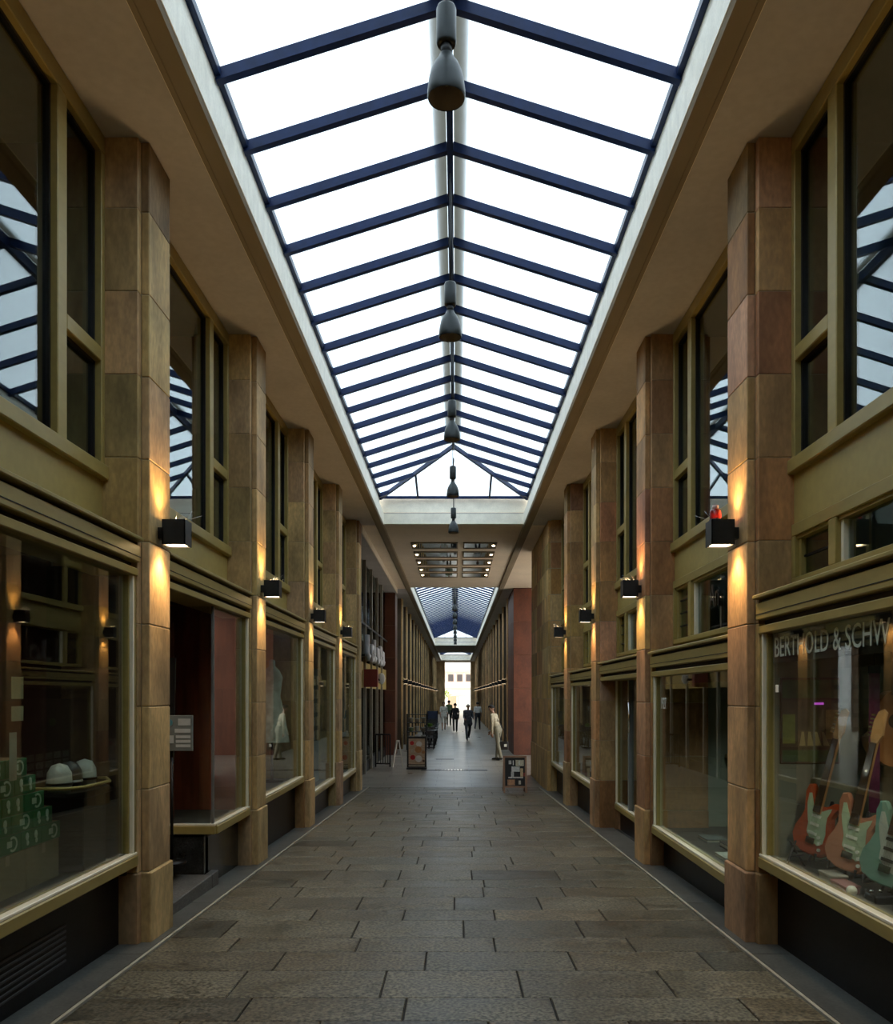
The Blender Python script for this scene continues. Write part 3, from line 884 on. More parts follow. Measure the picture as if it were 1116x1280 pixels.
# ---------------------------------------------------------------- middle bay, left: cafe front without pillars
GREENWALL = plain('dull_green_panel', (.10, .11, .06), .6)
cf = empty('cafe_shopfront', (-2.45, 24.4, ZF), 'tall cafe front with thin pale posts under white script letters', 'shopfront')
MB().box(-2.50, -2.54, 18.95, 29.9, EYE + .9, ZS - .175).build('upper_pane', PANE_DULL, cf)
MB().box(-2.50, -2.54, 18.95, 29.9, ZF + .3, EYE + .2).build('lower_pane', PANE_DULL, cf)
MB().box(-2.46, -2.60, 18.95, 29.9, EYE + .2, EYE + .9).build('spandrel', BRASS_PANEL, cf)
MB().box(-2.46, -2.60, 18.95, 29.9, ZF, ZF + .3).build('plinth', PLINTH, cf)
POST = plain('pale_grey_post', (.33, .31, .25), .4, metal=.4)
for yy in (20.3, 21.5, 22.7, 24.4, 26.2, 27.8):
    MB().box(-2.40, -2.48, yy - .05, yy + .05, ZF, ZS - .175).build('post', POST, cf)
MB().box(-2.41, -2.44, 18.95, 29.9, EYE + 1.9, EYE + 1.95).build('transom', BLACKMETAL, cf)
MB().box(-2.55, -5.0, 18.95, 29.9, ZF - .1, ZF - .02).build('floor_cafe', SHOPFLOOR, kind='structure')
MB().box(-2.76, -4.7, 29.9, 30.1, ZF - .1, ZS - .17).build('wall_cafe', DARKWALL, kind='structure')
MB().box(-4.6, -4.7, 18.95, 29.9, ZF - .1, ZS).build('wall_cafe', DARKWALL, kind='structure')
# white script sign standing off the front
sgn = empty('script_sign', (-2.25, 24.2, EYE + .95), 'white raised script letters mounted on the cafe front', 'sign')
q = random.Random(5)
yy = 21.6
for i, (hgt, kind) in enumerate(((.62, 'l'), (.4, 'o'), (.6, 'l'), (.4, 'n'), (.5, 'o'), (.38, 'n'))):
    z0 = EYE + .95; m = MB(); x = -2.26; rr = .07
    if kind == 'l': m.tube([(x, yy + .1, z0 + hgt), (x, yy + .05, z0 + .15), (x, yy + .2, z0), (x, yy + .45, z0 + .1)], rr, 6)
    if kind == 'o': m.tube([(x, yy + .35 + .25 * math.cos(t), z0 + hgt / 2 + hgt / 2 * math.sin(t)) for t in [2 * math.pi * j / 10 for j in range(11)]] + [(x, yy + .75, z0)], rr, 6)
    if kind == 'n': m.tube([(x, yy, z0), (x, yy + .05, z0 + hgt), (x, yy + .3, z0 + hgt), (x, yy + .4, z0), (x, yy + .6, z0 + .1)], rr, 6)
    m.build('letter', plain('blue_white_letter', (.50, .54, .58), .5) if i == 0 else bpy.data.materials['blue_white_letter'], sgn)
    yy += .85
MB().box(-2.30, -2.40, 21.5, 26.8, EYE + 1.0, EYE + 1.06).build('rail', BLACKMETAL, sgn)
# red projecting box sign with a white emblem
rs = empty('red_box_sign', (-2.2, 22.4, EYE + .24), 'dark red box sign projecting below the white script letters', 'sign')
MB().box(-2.05, -2.42, 22.3, 22.55, EYE + .22, EYE + .70, .01).build('box', M('dark_red_enamel', (.16, .010, .008), .35, var=.15), rs)
MB().ball((-2.02, 23.1, EYE + .46), (.11, .05, .16), 8, 6).build('emblem', plain('white_emblem', (.75, .74, .70), .5), rs)
MB().box(-2.05, -2.42, 23.06, 23.12, EYE + .40, EYE + .46).build('bracket', BLACKMETAL, rs)

# end piers of the middle bay, clad in polished red stone slabs
def red_pier(s, x0, x1, y0, y1, cols, label):
    ZT = ZS - .18 if s < 0 else ZS - .01
    root = empty('red_stone_pier', (s * (x0 + x1) / 2, (y0 + y1) / 2, ZF), label, 'pier')
    MB().box(s * (x0 + .03), s * (x1 - .01), y0 + .03, y1 - .03, ZF, ZT).build('core', MORTAR, root)
    q = random.Random(int(x1 * 10) + s)
    n = 5; hh = (ZT - ZF) / n
    for i in range(n):
        z = ZF + i * hh
        for c in range(cols):
            xa = x0 + (x1 - x0) * c / cols; xb = x0 + (x1 - x0) * (c + 1) / cols
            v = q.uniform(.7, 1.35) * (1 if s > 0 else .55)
            MB().box(s * (xa + .002), s * (xb - .002), y0, y0 + .03, z + .002, z + hh - .002, .003).build('slab', STONE_RED, root, color=(v, v, v))
        v = q.uniform(.5, .9)  # right pier's corridor side coloured darker to stand in for grazing light
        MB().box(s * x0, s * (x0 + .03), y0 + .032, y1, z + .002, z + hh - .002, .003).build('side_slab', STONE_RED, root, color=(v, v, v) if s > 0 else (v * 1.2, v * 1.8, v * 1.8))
    return root
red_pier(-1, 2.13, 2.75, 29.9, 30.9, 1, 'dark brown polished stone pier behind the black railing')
red_pier(1, 2.12, 5.0, 29.9, 33.0, 4, 'polished red stone pier across the side passage beyond the chalkboard')
# right side passage left open, with unseen pale paving added to bounce daylight
MB().box(5.0, 40, 0, 60, ZF - .2, ZF - .03).build('floor_daylight_bounce', plain('daylight_bounce_paving', (.62, .57, .48), .8), kind='structure')
MB().box(2.75, 5.0, 22.2, 22.44, ZF, ZS).build('wall_passage_side', STONE, kind='structure')

# ---------------------------------------------------------------- far colonnade
FP = MB()
def far_pillar_mesh(s):
    m = MB()
    m.cur = 0
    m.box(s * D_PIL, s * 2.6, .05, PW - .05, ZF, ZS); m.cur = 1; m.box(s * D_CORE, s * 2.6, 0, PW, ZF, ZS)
    me = m.mesh('far_pillar', (s * 2.3, 0, ZF)); me.materials.append(STONE); me.materials.append(FARSHADE)
    return me
FARSHADE = M('shaded_side_stone', (.075, .055, .035), .6, var=.3, scale=2)  # shade on the camera-facing pillar sides, put into the stone colour
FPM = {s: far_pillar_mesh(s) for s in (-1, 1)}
fl = {}
for s in (-1, 1):
    m = MB(); xa, xb = D_PIL - .2, D_PIL - .03
    m.box(s * xa, s * xb, -.08, .08, -.09, .09); m.box(s * xb, s * D_PIL, -.03, .03, -.04, .04)
    me = m.mesh('far_lamp', (s * 2.0, 0, -.09)); me.materials.append(LAMPBLACK); fl[('box', s)] = me
    m = MB(); m.box(s * (xa + .02), s * (xb - .02), -.06, .06, .088, .094); m.box(s * (xa + .02), s * (xb - .02), -.06, .06, -.094, -.088)
    me = m.mesh('far_lens', (s * 2.0, 0, -.094)); me.materials.append(FARLENS); fl[('lens', s)] = me
    for nm, d0, d1, za, zb, mt in (('upper_pane', 2.45, 2.47, EYE + 1.0, ZS - .1, PANE_UP), ('fascia', 2.2, 2.6, EYE + .45, EYE + .75, BRASS), ('spandrel', 2.42, 2.6, EYE + .75, EYE + 1.0, BRASS_PANEL),
                                  ('pane', 2.24, 2.25, ZF + .45, EYE + .45, PANE), ('plinth', 2.22, 2.4, ZF, ZF + .45, PLINTH), ('mullion', 2.38, 2.48, EYE + 1.0, ZS - .1, BRASS)):
        m = MB()
        ya, yb = (.03, PITCH - PW - .03) if nm != 'mullion' else (1.9, 2.05)
        m.box(s * d0, s * d1, ya, yb, za, zb)
        me = m.mesh('far_' + nm, (s * 2.3, 0, za)); me.materials.append(mt); fl[(nm, s)] = (me, za)
far_ys = [33.2 + PITCH * k for k in range(19)]
q = random.Random(11)
for s in (-1, 1):
    side = 'left' if s < 0 else 'right'
    for y in far_ys:
        v = q.gauss(1.25, .15)  # pale tint makes the corridor fronts look lit
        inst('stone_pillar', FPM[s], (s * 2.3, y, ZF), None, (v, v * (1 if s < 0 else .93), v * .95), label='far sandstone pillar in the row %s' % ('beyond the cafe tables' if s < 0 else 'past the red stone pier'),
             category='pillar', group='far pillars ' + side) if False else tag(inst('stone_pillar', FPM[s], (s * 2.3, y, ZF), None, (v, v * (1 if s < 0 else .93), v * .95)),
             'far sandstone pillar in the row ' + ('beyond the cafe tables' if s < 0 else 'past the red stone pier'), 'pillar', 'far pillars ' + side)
        lo = tag(inst('wall_lamp', fl[('box', s)], (s * 2.0, y + .26, EYE + .55 - .09)), 'far black wall lamp in the row ' + ('beyond the cafe tables' if s < 0 else 'past the red stone pier'), 'lamp', 'far wall lamps ' + side)
        inst('lens', fl[('lens', s)], (s * 2.0, y + .26, EYE + .55 - .094), lo)
        if y < far_ys[-1] - .1:
            e = empty('shopfront', (s * 2.3, y + PW, ZF), 'far dark shopfront between the pillars ' + ('beyond the cafe tables' if s < 0 else 'past the red stone pier'), 'shopfront', 'far shopfronts ' + side)
            for nm in ('upper_pane', 'fascia', 'spandrel', 'pane', 'plinth', 'mullion'):
                me, za = fl[(nm, s)]
                inst(nm, me, (s * 2.3, y + PW, za), e)
    MB().box(s * 3.4, s * 3.5, 30.9 if s < 0 else 33.0, Y_END, ZF, ZS).build('wall_far_' + side, DARKWALL, kind='structure')
# end walls that narrow the exit
MB().box(-1.22, -4.0, 94.6, 95.4, ZF, ZS + .3).build('wall_exit_left', STONE, kind='structure')
MB().box(1.70, 4.0, 94.6, 95.4, ZF, ZS + .3).build('wall_exit_right', STONE, kind='structure')
MB().box(-1.22, 1.70, 94.6, 95.4, ZS - .12, ZS + .3).build('wall_exit_head', WHITE, kind='structure')

# ---------------------------------------------------------------- sunlit square at the end
CREAM = plain('cream_render', (.86, .80, .68), .8, var=.06, scale=1)
PINK = plain('pink_sandstone', (.62, .40, .30), .8)
bd = empty('building', (0, 126, ZF), 'pale cream building with small dark windows across the square beyond the exit', 'building')
MB().box(-25, 25, 126, 136, ZF, 17).build('wall', CREAM, bd)
MB().box(-25, 25, 125.7, 126, EYE + 3.5, EYE + 3.9).build('cornice', PINK, bd)
MB().box(-25, 25, 125.85, 126, EYE + .9, EYE + 1.15).build('string_course', PINK, bd)
for xx in range(-6, 8):
    X_ = -.75 + xx * 1.35
    f_ = MB().box(X_ - .55, X_ + .55, 125.86, 126, EYE + 2.0, EYE + 3.35).build('window', PINK, bd)
    MB().box(X_ - .4, X_ + .4, 125.83, 125.86, EYE + 2.1, EYE + 3.15).build('window_pane', plain('dark_far_pane', (.05, .04, .035), .3) if xx == -6 else bpy.data.materials['dark_far_pane'], f_)
for xx in (-5.5, -1.2, 3.0, 7.0):
    MB().box(xx, xx + 1.3, 125.8, 126, ZF, ZF + 2.3).build('shop_door', plain('tan_door', (.45, .30, .18), .6) if xx == -5.5 else bpy.data.materials['tan_door'], bd)
MB().box(-60, 60, 96.0, 160, ZF - .3, ZF - .125).build('floor_square', plain('pale_square_paving', (.55, .52, .46), .8), kind='structure')
# small tree on the square
tr = empty('tree', (-2.1, 112, ZF), 'small yellow green tree on the square outside the exit', 'tree')
MB().tube([(-2.1, 112, ZF), (-2.05, 112, ZF + 1.2), (-2.15, 112, ZF + 2.2)], [.09, .07, .05], 8).build('trunk', plain('bark', (.10, .07, .05), .9), tr)
q = random.Random(2); m = MB()
for i in range(700):
    while True:
        p = Vector((q.uniform(-1, 1), q.uniform(-1, 1), q.uniform(-1, 1)))
        if .35 < p.length < 1: break
    c = Vector((-2.1 + p.x * 1.25, 112 + p.y * 1.25, ZF + 2.3 + p.z * .85))
    a = Vector((q.uniform(-1, 1), q.uniform(-1, 1), q.uniform(-1, 1))).normalized() * .13
    bb = a.cross(Vector((q.uniform(-1, 1), q.uniform(-1, 1), 1))).normalized() * .06
    m._add([c - a, c + bb, c + a, c - bb + Vector((0, 0, .02))], [(0, 1, 2, 3)])
m.build('foliage', plain('yellow_green_leaf', (.32, .38, .08), .7), tr, kind='stuff')
# parasol outside
pr = empty('parasol', (.3, 108, ZF), 'small tan parasol open on the square outside the exit', 'parasol')
MB().tube([(.3, 108, ZF), (.3, 108, ZF + 2.5)], .03, 8).build('pole', BLACKMETAL, pr)
MB().lathe([(0, 2.55), (.5, 2.38), (1.1, 2.05), (1.1, 2.0), (.5, 2.33), (0, 2.5)], (.3, 108, ZF), 8, False).build('canopy', plain('tan_canvas', (.42, .32, .2), .8), pr)
MB().lathe([(0, 0), (.25, 0), (.25, .08), (0, .08)], (.3, 108, ZF), 12).build('base', BLACKMETAL, pr)

# unseen building added across the side street to tone down window reflections
SIDEB = plain('added_brown_render', (.26, .15, .09), .85)
sb = empty('building', (15, 28, ZF), 'unseen brown building added across the side street to darken window reflections', 'building')
MB().box(15, 20, 8, 50, ZF - .1, 5.5).build('wall', SIDEB, sb)
for yy in range(12, 48, 3):
    f_ = MB().box(14.94, 15, yy, yy + 1.2, EYE + 1.6, EYE + 3.4).build('window', PINK, sb)
    MB().box(14.92, 14.94, yy + .12, yy + 1.08, EYE + 1.7, EYE + 3.3).build('window_pane', bpy.data.materials['dark_far_pane'], f_)

# ---------------------------------------------------------------- sandwich boards
def pt(px, py, Y):
    return Vector(((px - 570) / FPX * Y + CAMX, Y, EYE - (py - 869) / FPX * Y))
# chalkboard with photos, wooden frame
zf = fz(18.3)
X0, X1 = 1.075, 1.585
cb = empty('sandwich_board', (1.33, 18.1, zf), 'wooden framed A-board with food photos on black beside the corner pier', 'sign board')
def slanted(name, mat, xa, xb, za, zb, dy, parent, y=17.95, th=.012, lean=.16):
    """thin panel leaning back; za, zb are heights above the floor"""
    m = MB()
    ya, yb = y + za * lean + dy, y + zb * lean + dy
    m.hexa([(xa, ya, zf + za), (xb, ya, zf + za), (xb, ya + th, zf + za), (xa, ya + th, zf + za),
            (xa, yb, zf + zb), (xb, yb, zf + zb), (xb, yb + th, zf + zb), (xa, yb + th, zf + zb)])
    return m.build(name, mat, parent)
slanted('panel', plain('black_board', (.010, .009, .009), .5), X0 + .03, X1 - .03, .12, .76, .004, cb)
FRAMEW = plain('pale_brown_frame', (.36, .20, .12), .55)
slanted('stile', FRAMEW, X0, X0 + .04, .0, .80, -.012, cb, th=.03); slanted('stile', FRAMEW, X1 - .04, X1, .0, .80, -.012, cb, th=.03)
slanted('rail', FRAMEW, X0, X1, .76, .80, -.012, cb, th=.03); slanted('rail', FRAMEW, X0, X1, .12, .155, -.012, cb, th=.03)
m = MB()
for xa, xb in ((X0, X0 + .04), (X1 - .04, X1)):
    m.bar((xa + .02, 18.09, zf + .78), (xa + .02, 18.35, zf), .035, .02)
m.build('rear_leg', FRAMEW, cb)
prints = [((.62, .70), (.09, .15), (.60, .58, .52)), ((.58, .71), (.24, .42), (.62, .55, .40)), ((.46, .57), (.15, .33), (.68, .66, .62)), ((.34, .46), (.14, .20), (.62, .60, .56)),
          ((.34, .53), (.34, .40), (.66, .48, .26)), ((.32, .35), (.08, .40), (.66, .62, .56)), ((.17, .29), (.06, .22), (.50, .26, .14)), ((.19, .27), (.30, .35), (.60, .56, .46)), ((.36, .44), (.41, .44), (.30, .04, .03))]
for i, ((za, zb), (xa, xb), c) in enumerate(prints):
    slanted('food_photo', plain('chalkboard_print_%d' % i, c, .6, var=.35, scale=30), X0 + .03 + xa, X0 + .03 + xb, za, zb, -.002, cb, th=.004)
for xx in (.17, .30):
    slanted('chalk_mark', WHITEPRINT, X0 + .04 + xx, X0 + .06 + xx, .60, .70, -.004, cb, th=.003)

# poster board with pastries, black frame
zf = ZF
Yb = 24.25
xa, xb = (508.5 - 570) / FPX * Yb + CAMX, (533 - 570) / FPX * Yb + CAMX
pb = empty('poster_stand', ((xa + xb) / 2, Yb, ZF), 'black framed pavement poster of cups and red berries on pale wood', 'sign board')
FB = plain('black_poster_frame', (.010, .010, .011), .4)
H = .95
MB().box(xa, xb, Yb, Yb + .05, ZF + .05, ZF + H, .01).build('frame', FB, pb)
MB().box(xa - .01, xb + .01, Yb - .12, Yb + .22, ZF, ZF + .05, .01).build('base', FB, pb)
MB().box(xa + .05, xb - .05, Yb - .008, Yb, ZF + .14, ZF + H - .06).build('poster', M('pale_wood_print', (.50, .36, .24), .5, var=.3, scale=7, stretch=(1, 1, 6)), pb)
MB().box(xa + .05, xb - .05, Yb - .008, Yb, ZF + .075, ZF + .115).build('caption_strip', plain('cream_strip', (.50, .44, .34), .5), pb)
W = xb - xa
for (u, v, rr, c) in ((.26, .80, .062, (.55, .02, .02)), (.30, .36, .075, (.50, .015, .02)), (.62, .77, .085, (.72, .68, .62)), (.58, .60, .10, (.45, .20, .07)), (.60, .32, .10, (.74, .70, .64)), (.62, .33, .055, (.12, .05, .02)), (.64, .78, .05, (.16, .06, .03)), (.84, .52, .05, (.42, .20, .08)), (.28, .56, .05, (.50, .40, .30)), (.85, .25, .035, (.1, .05, .03))):
    nm = 'poster_%d%d' % (int(u * 100), int(v * 100))
    MB().disc((xa + u * W, Yb - .008 - rr * .02, ZF + v * H), rr * W / .58, 'y', .004).build('printed_shape', plain(nm, c, .5), pb)

# white folded A-frame by the railing
zf = ZF
wa = empty('white_trestle', (-1.70, 25.1, ZF), 'narrow white folding A-frame standing at the end of the black railing', 'trestle')
for sx in (-1, 1):
    m = MB(); m.bar((-1.70 + sx * .03, 25.1, ZF + .78), (-1.70 + sx * .15, 25.0 + .1 * sx, ZF), .045, .03); m.build('leg', plain('white_leg', (.62, .60, .54), .5) if sx < 0 else bpy.data.materials['white_leg'], wa)
MB().box(-1.75, -1.65, 25.06, 25.14, ZF + .74, ZF + .80, .01).build('hinge_cap', bpy.data.materials['white_leg'], wa)
MB().box(-1.80, -1.60, 25.08, 25.11, ZF + .30, ZF + .34).build('crossbar', bpy.data.materials['white_leg'], wa)

# black railing round the cafe terrace
rl = empty('black_railing', (-2.15, 25.0, ZF), 'black metal railing standing in front of the cafe front', 'railing')
for xx in (-2.36, -1.93):
    MB().box(xx - .02, xx + .02, 24.98, 25.02, ZF, ZF + .98).build('post', BLACKMETAL, rl)
MB().box(-2.36, -1.93, 24.98, 25.02, ZF + .95, ZF + 1.0).build('top_rail', BLACKMETAL, rl)
MB().box(-2.36, -1.93, 24.985, 25.015, ZF + .08, ZF + .12).build('bottom_rail', BLACKMETAL, rl)
for i in range(5):
    xx = -2.29 + i * .072
    MB().box(xx - .01, xx + .01, 24.99, 25.01, ZF + .12, ZF + .95).build('baluster', BLACKMETAL, rl)

# ---------------------------------------------------------------- cafe tables and chairs on the left
RATT = plain('black_rattan', (.016, .015, .014), .5, var=.4, scale=40)
TABTOP = plain('dark_table_top', (.05, .052, .05), .25)
def chair(name='cafe_chair'):
    g = empty(name, (0, 0, 0), 'black woven cafe chair at the dark tables along the far left shops', 'chair', 'cafe chairs')
    MB().box(-.22, .22, -.22, .22, .43, .46, .012).build('seat', RATT, g)
    bk = MB()
    for t in range(5):
        bk.box(-.21, .21, .205 + t * .012, .225 + t * .012, .56 + t * .07, .60 + t * .07)
    bk.build('backrest', RATT, g)
    for sx in (-1, 1):
        MB().tube([(sx * .2, .2, .44), (sx * .21, .27, .9)], .014, 6).build('back_post', BLACKMETAL, g)
        MB().tube([(sx * .2, .2, .44), (sx * .21, .25, 0)], .014, 6).build('leg', BLACKMETAL, g)
        MB().tube([(sx * .2, -.2, .44), (sx * .21, -.22, 0)], .014, 6).build('leg', BLACKMETAL, g)
        MB().tube([(sx * .22, .22, .66), (sx * .24, -.18, .66), (sx * .22, -.2, .45)], .014, 6).build('armrest', BLACKMETAL, g)
    return g
def table():
    g = empty('cafe_table', (0, 0, 0), 'small square dark cafe table among the black chairs', 'table', 'cafe tables')
    MB().box(-.33, .33, -.33, .33, .71, .74, .008).build('table_top', TABTOP, g)
    MB().tube([(0, 0, .02), (0, 0, .71)], .03, 10).build('pole', BLACKMETAL, g)
    m = MB(); m.box(-.25, .25, -.03, .03, 0, .03); m.box(-.03, .03, -.25, .25, 0, .03); m.build('base', BLACKMETAL, g)
    return g
ch0, tb0 = chair(), table()
first = True
for i, (tx, ty) in enumerate(((-1.05, 33.9), (-1.05, 36.4), (-1.08, 38.9), (-1.1, 41.4), (-1.2, 43.9))):
    if i == 0: tb0.location = (tx, ty, ZF)
    else: copy_tree(tb0, (tx, ty, ZF))
    for j, (dx, dy, rz) in enumerate(((0, -.62, math.pi), (0, .62, 0), (.1, .02, 0))[:2]):
        if first: ch0.location = (tx + dx, ty + dy, ZF); ch0.rotation_euler = (0, 0, rz); first = False
        else: copy_tree(ch0, (tx + dx, ty + dy, ZF), rz=rz)
# green plant pot on one table and navy windbreak
pp = empty('table_plant', (-1.02, 33.9, ZF + .74), 'small green plant in a pot on a cafe table', 'plant')
MB().lathe([(0, 0), (.06, 0), (.08, .12), (.07, .12), (0, .11)], (-1.02, 33.9, ZF + .74), 12).build('pot', plain('grey_pot', (.2, .2, .18), .6), pp)
q = random.Random(4); m = MB()
for i in range(90):
    a = q.uniform(0, 6.28); e = q.uniform(.2, 1.2); L_ = q.uniform(.1, .22)
    d = Vector((math.cos(a) * math.cos(e), math.sin(a) * math.cos(e), math.sin(e)))
    p0 = Vector((-1.02, 33.9, ZF + .85)); side = d.cross(Vector((0, 0, 1))).normalized() * .025
    m._add([p0, p0 + d * L_ * .6 + side, p0 + d * L_, p0 + d * L_ * .6 - side], [(0, 1, 2, 3)])
m.build('leaves', plain('bright_leaf', (.16, .34, .05), .6), pp, kind='stuff')
wb = empty('windbreak', (-1.15, 46.0, ZF), 'navy fabric windbreak panel at the end of the cafe tables', 'windbreak')
MB().box(-1.55, -.95, 45.98, 46.02, ZF + .62, ZF + 1.28, .01).build('fabric', plain('navy_fabric', (.02, .03, .07), .7), wb)
for xx in (-1.52, -.98):
    MB().box(xx - .02, xx + .02, 45.98, 46.02, ZF, ZF + 1.3).build('post', BLACKMETAL, wb)
    MB().box(xx - .04, xx + .04, 45.8, 46.2, ZF, ZF + .03).build('foot', BLACKMETAL, wb)

# ---------------------------------------------------------------- guitar shop window
zd = RIGHT[0][1] - .03        # display floor
STRAT = [(0, 0), (.09, .006), (.145, .045), (.165, .11), (.150, .17), (.122, .225), (.112, .27), (.124, .312), (.146, .345), (.140, .378), (.112, .378), (.075, .348), (.036, .332),
         (-.034, .332), (-.05, .36), (-.07, .415), (-.10, .455), (-.132, .445), (-.142, .40), (-.126, .325), (-.116, .27), (-.132, .215), (-.162, .155), (-.168, .09), (-.135, .03), (-.07, .004)]
GUARD = [(.0, .10), (.06, .075), (.095, .10), (.10, .16), (.085, .22), (.08, .27), (.095, .31), (.10, .335), (.075, .325), (.036, .30), (-.034, .30), (-.06, .35), (-.085, .395), (-.105, .39), (-.10, .32), (-.08, .26), (-.055, .20), (-.05, .14)]
MINT = plain('mint_pickguard', (.46, .58, .40), .35)
NECKM = plain('maple_neck', (.42, .25, .11), .4)
ROSE = plain('rosewood', (.05, .028, .016), .5)
def guitar(px, pz, py, yaw, lean, roll, body_mat, guard_mat, label, stand=True):
    """px,py,pz: base point on the display floor"""
    R_ = Matrix.Rotation(yaw, 4, 'Z') @ Matrix.Rotation(-lean, 4, 'X') @ Matrix.Rotation(roll, 4, 'Y')
    T = Matrix.Translation((px, py, pz + .05)) @ R_
    g = empty('electric_guitar', (px, py, pz), label, 'guitar')
    def slabpoly(poly, n0, n1, name, mat, inset=.0, parent=None):
        m = MB()
        cx = sum(p[0] for p in poly) / len(poly); cy = sum(p[1] for p in poly) / len(poly)
        rings = [(n0, 1 - inset), (n0 + (n1 - n0) * .25, 1), (n0 + (n1 - n0) * .75, 1), (n1, 1 - inset)] if inset else [(n0, 1), (n1, 1)]
        n = len(poly); V = []
        for nn, sc_ in rings:
            V += [T @ Vector((cx + (u - cx) * sc_, -nn, cy + (w - cy) * sc_)) for u, w in poly]
        F = [tuple(range(n)), tuple(range(len(V) - 1, len(V) - n - 1, -1))]
        for k in range(len(rings) - 1):
            F += [(k * n + i, k * n + (i + 1) % n, (k + 1) * n + (i + 1) % n, (k + 1) * n + i) for i in range(n)]
        m._add(V, F)
        return m.build(name, mat, parent or g)
    rect = lambda u0, u1, w0, w1: [(u0, w0), (u1, w0), (u1, w1), (u0, w1)]
    body = slabpoly(STRAT, -.0, .045, 'body', body_mat, .04)
    pg = slabpoly(GUARD, .045, .048, 'pickguard', guard_mat)
    for w in (.135, .195, .25):
        slabpoly(rect(-.036, .036, w, w + .018), .048, .053, 'pickup', WHITEPRINT if guard_mat is MINT else BLACKMETAL, parent=pg)
    slabpoly(rect(-.035, .035, .075, .115), .046, .056, 'bridge', CHROME)
    for (u, w) in ((.06, .13), (.075, .095), (.085, .055)):
        slabpoly([(u + .011 * math.cos(t), w + .011 * math.sin(t)) for t in [k * math.pi / 4 for k in range(8)]], .047, .060, 'knob', WHITEPRINT, parent=pg)
    slabpoly([(-.028, .28), (.028, .28), (.021, .78), (-.021, .78)], .040, .060, 'neck', NECKM)
    slabpoly([(-.028, .285), (.028, .285), (.021, .78), (-.021, .78)], .060, .066, 'fretboard', ROSE)
    hd = slabpoly([(-.021, .78), (.021, .78), (.026, .80), (.040, .83), (.032, .93), (.036, .965), (.012, .985), (-.018, .965), (-.034, .90), (-.030, .80)], .040, .056, 'headstock', NECKM)
    for i in range(6):
        slabpoly(rect(-.060, -.034, .815 + i * .024, .827 + i * .024), .044, .052, 'tuner', CHROME, parent=hd)
    m = MB()
    for u in (-.015, -.009, -.003, .003, .009, .015):
        a = T @ Vector((u * 1.4, -.058, .10)); bb = T @ Vector((u, -.069, .80)); m.tube([a, bb], .0008, 3)
    m.build('strings', CHROME, g)
    if stand:
        sd = empty('guitar_stand', (px, py, pz), 'black tubular stand under the ' + label.split(' electric')[0] + ' guitar', 'stand')
        bx_ = T @ Vector((0, .06, .35))
        fl_ = MB(); fl_.tube([(bx_.x, bx_.y, pz + .40), (bx_.x + .14, bx_.y + .03, pz + .0)], .009, 6); fl_.build('leg', BLACKMETAL, sd)
        fl_ = MB(); fl_.tube([(bx_.x, bx_.y, pz + .40), (bx_.x - .14, bx_.y + .03, pz + .0)], .009, 6); fl_.build('leg', BLACKMETAL, sd)
        for u in (-.09, .09):
            a = T @ Vector((u, .03, -.005)); c = T @ Vector((u, -.07, -.012))
            m = MB(); m.tube([(bx_.x + u, bx_.y, pz + .10), a, c, T @ Vector((u, -.075, .03))], .009, 6); m.build('cradle_arm', BLACKMETAL, sd)
    return g
SUNB = M('sunburst_red', (.50, .085, .030), .22, var=.35, scale=9, coat=.3)
SALM = M('salmon_body', (.48, .215, .13), .25, var=.12, coat=.3)
SEAF = M('seafoam_body', (.17, .33, .28), .25, var=.12, coat=.3)
guitar(2.40, zd + .03, 5.48, -1.15, .16, .17, SUNB, MINT, 'orange red electric guitar with a mint pickguard in the guitar shop window')
guitar(2.40, zd + .03, 4.97, -1.05, .16, .15, SALM, MINT, 'salmon electric guitar with a mint pickguard in the guitar shop window')
guitar(2.42, zd + .03, 4.58, -1.05, .16, .17, SEAF, plain('pale_grey_guard', (.42, .46, .42), .4), 'seafoam green electric guitar in the guitar shop window')
# framed landscape panel on the end wall
Yp = 5.70
ps = empty('framed_picture', (2.46, Yp, EYE - .47), 'tall framed green and tan landscape picture on the guitar shop end wall', 'picture')
def rectp(u0, u1, w0, w1, name, col, dy, parent=ps):
    nm = 'picture_%s_%d' % (name, int(u0 * 1000 + w0 * 100))
    return MB().box(u0, u1, Yp - dy, Yp - dy + .004, EYE + w0, EYE + w1).build(name, plain(nm, col, .5, var=.35, scale=14), parent)
MB().box(2.27, 2.68, Yp - .012, Yp, EYE - .47, EYE + .12, .004).build('frame', plain('brown_picture_frame', (.07, .04, .02), .5), ps)
rectp(2.285, 2.665, -.02, .105, 'header_panel', (.06, .11, .03), .016)
rectp(2.285, 2.665, -.355, -.035, 'image_field', (.10, .07, .035), .016)
rectp(2.285, 2.665, -.455, -.375, 'footer_panel', (.05, .10, .03), .016)
rectp(2.285, 2.37, -.33, -.13, 'green_field', (.22, .24, .05), .019)
rectp(2.58, 2.665, -.30, -.10, 'tan_figure', (.34, .22, .08), .019)
for i in range(4):
    MB().prism([(2.40 + i * .055, EYE - .345), (2.44 + i * .055, EYE - .345), (2.43 + i * .045, EYE - .25), (2.415 + i * .045, EYE - .25)], 'y', Yp - .020, Yp - .016).build('stone_shape', plain('picture_ray_%d' % i, (.42, .32, .14), .5), ps)
# glowing strip standing in for a violet reflection on the picture
MB().box(2.50, 2.56, Yp - .03, Yp - .02, EYE - .065, EYE - .05).build('violet_reflection', emit('violet_glow', (.75, .12, .85), .35), ps)
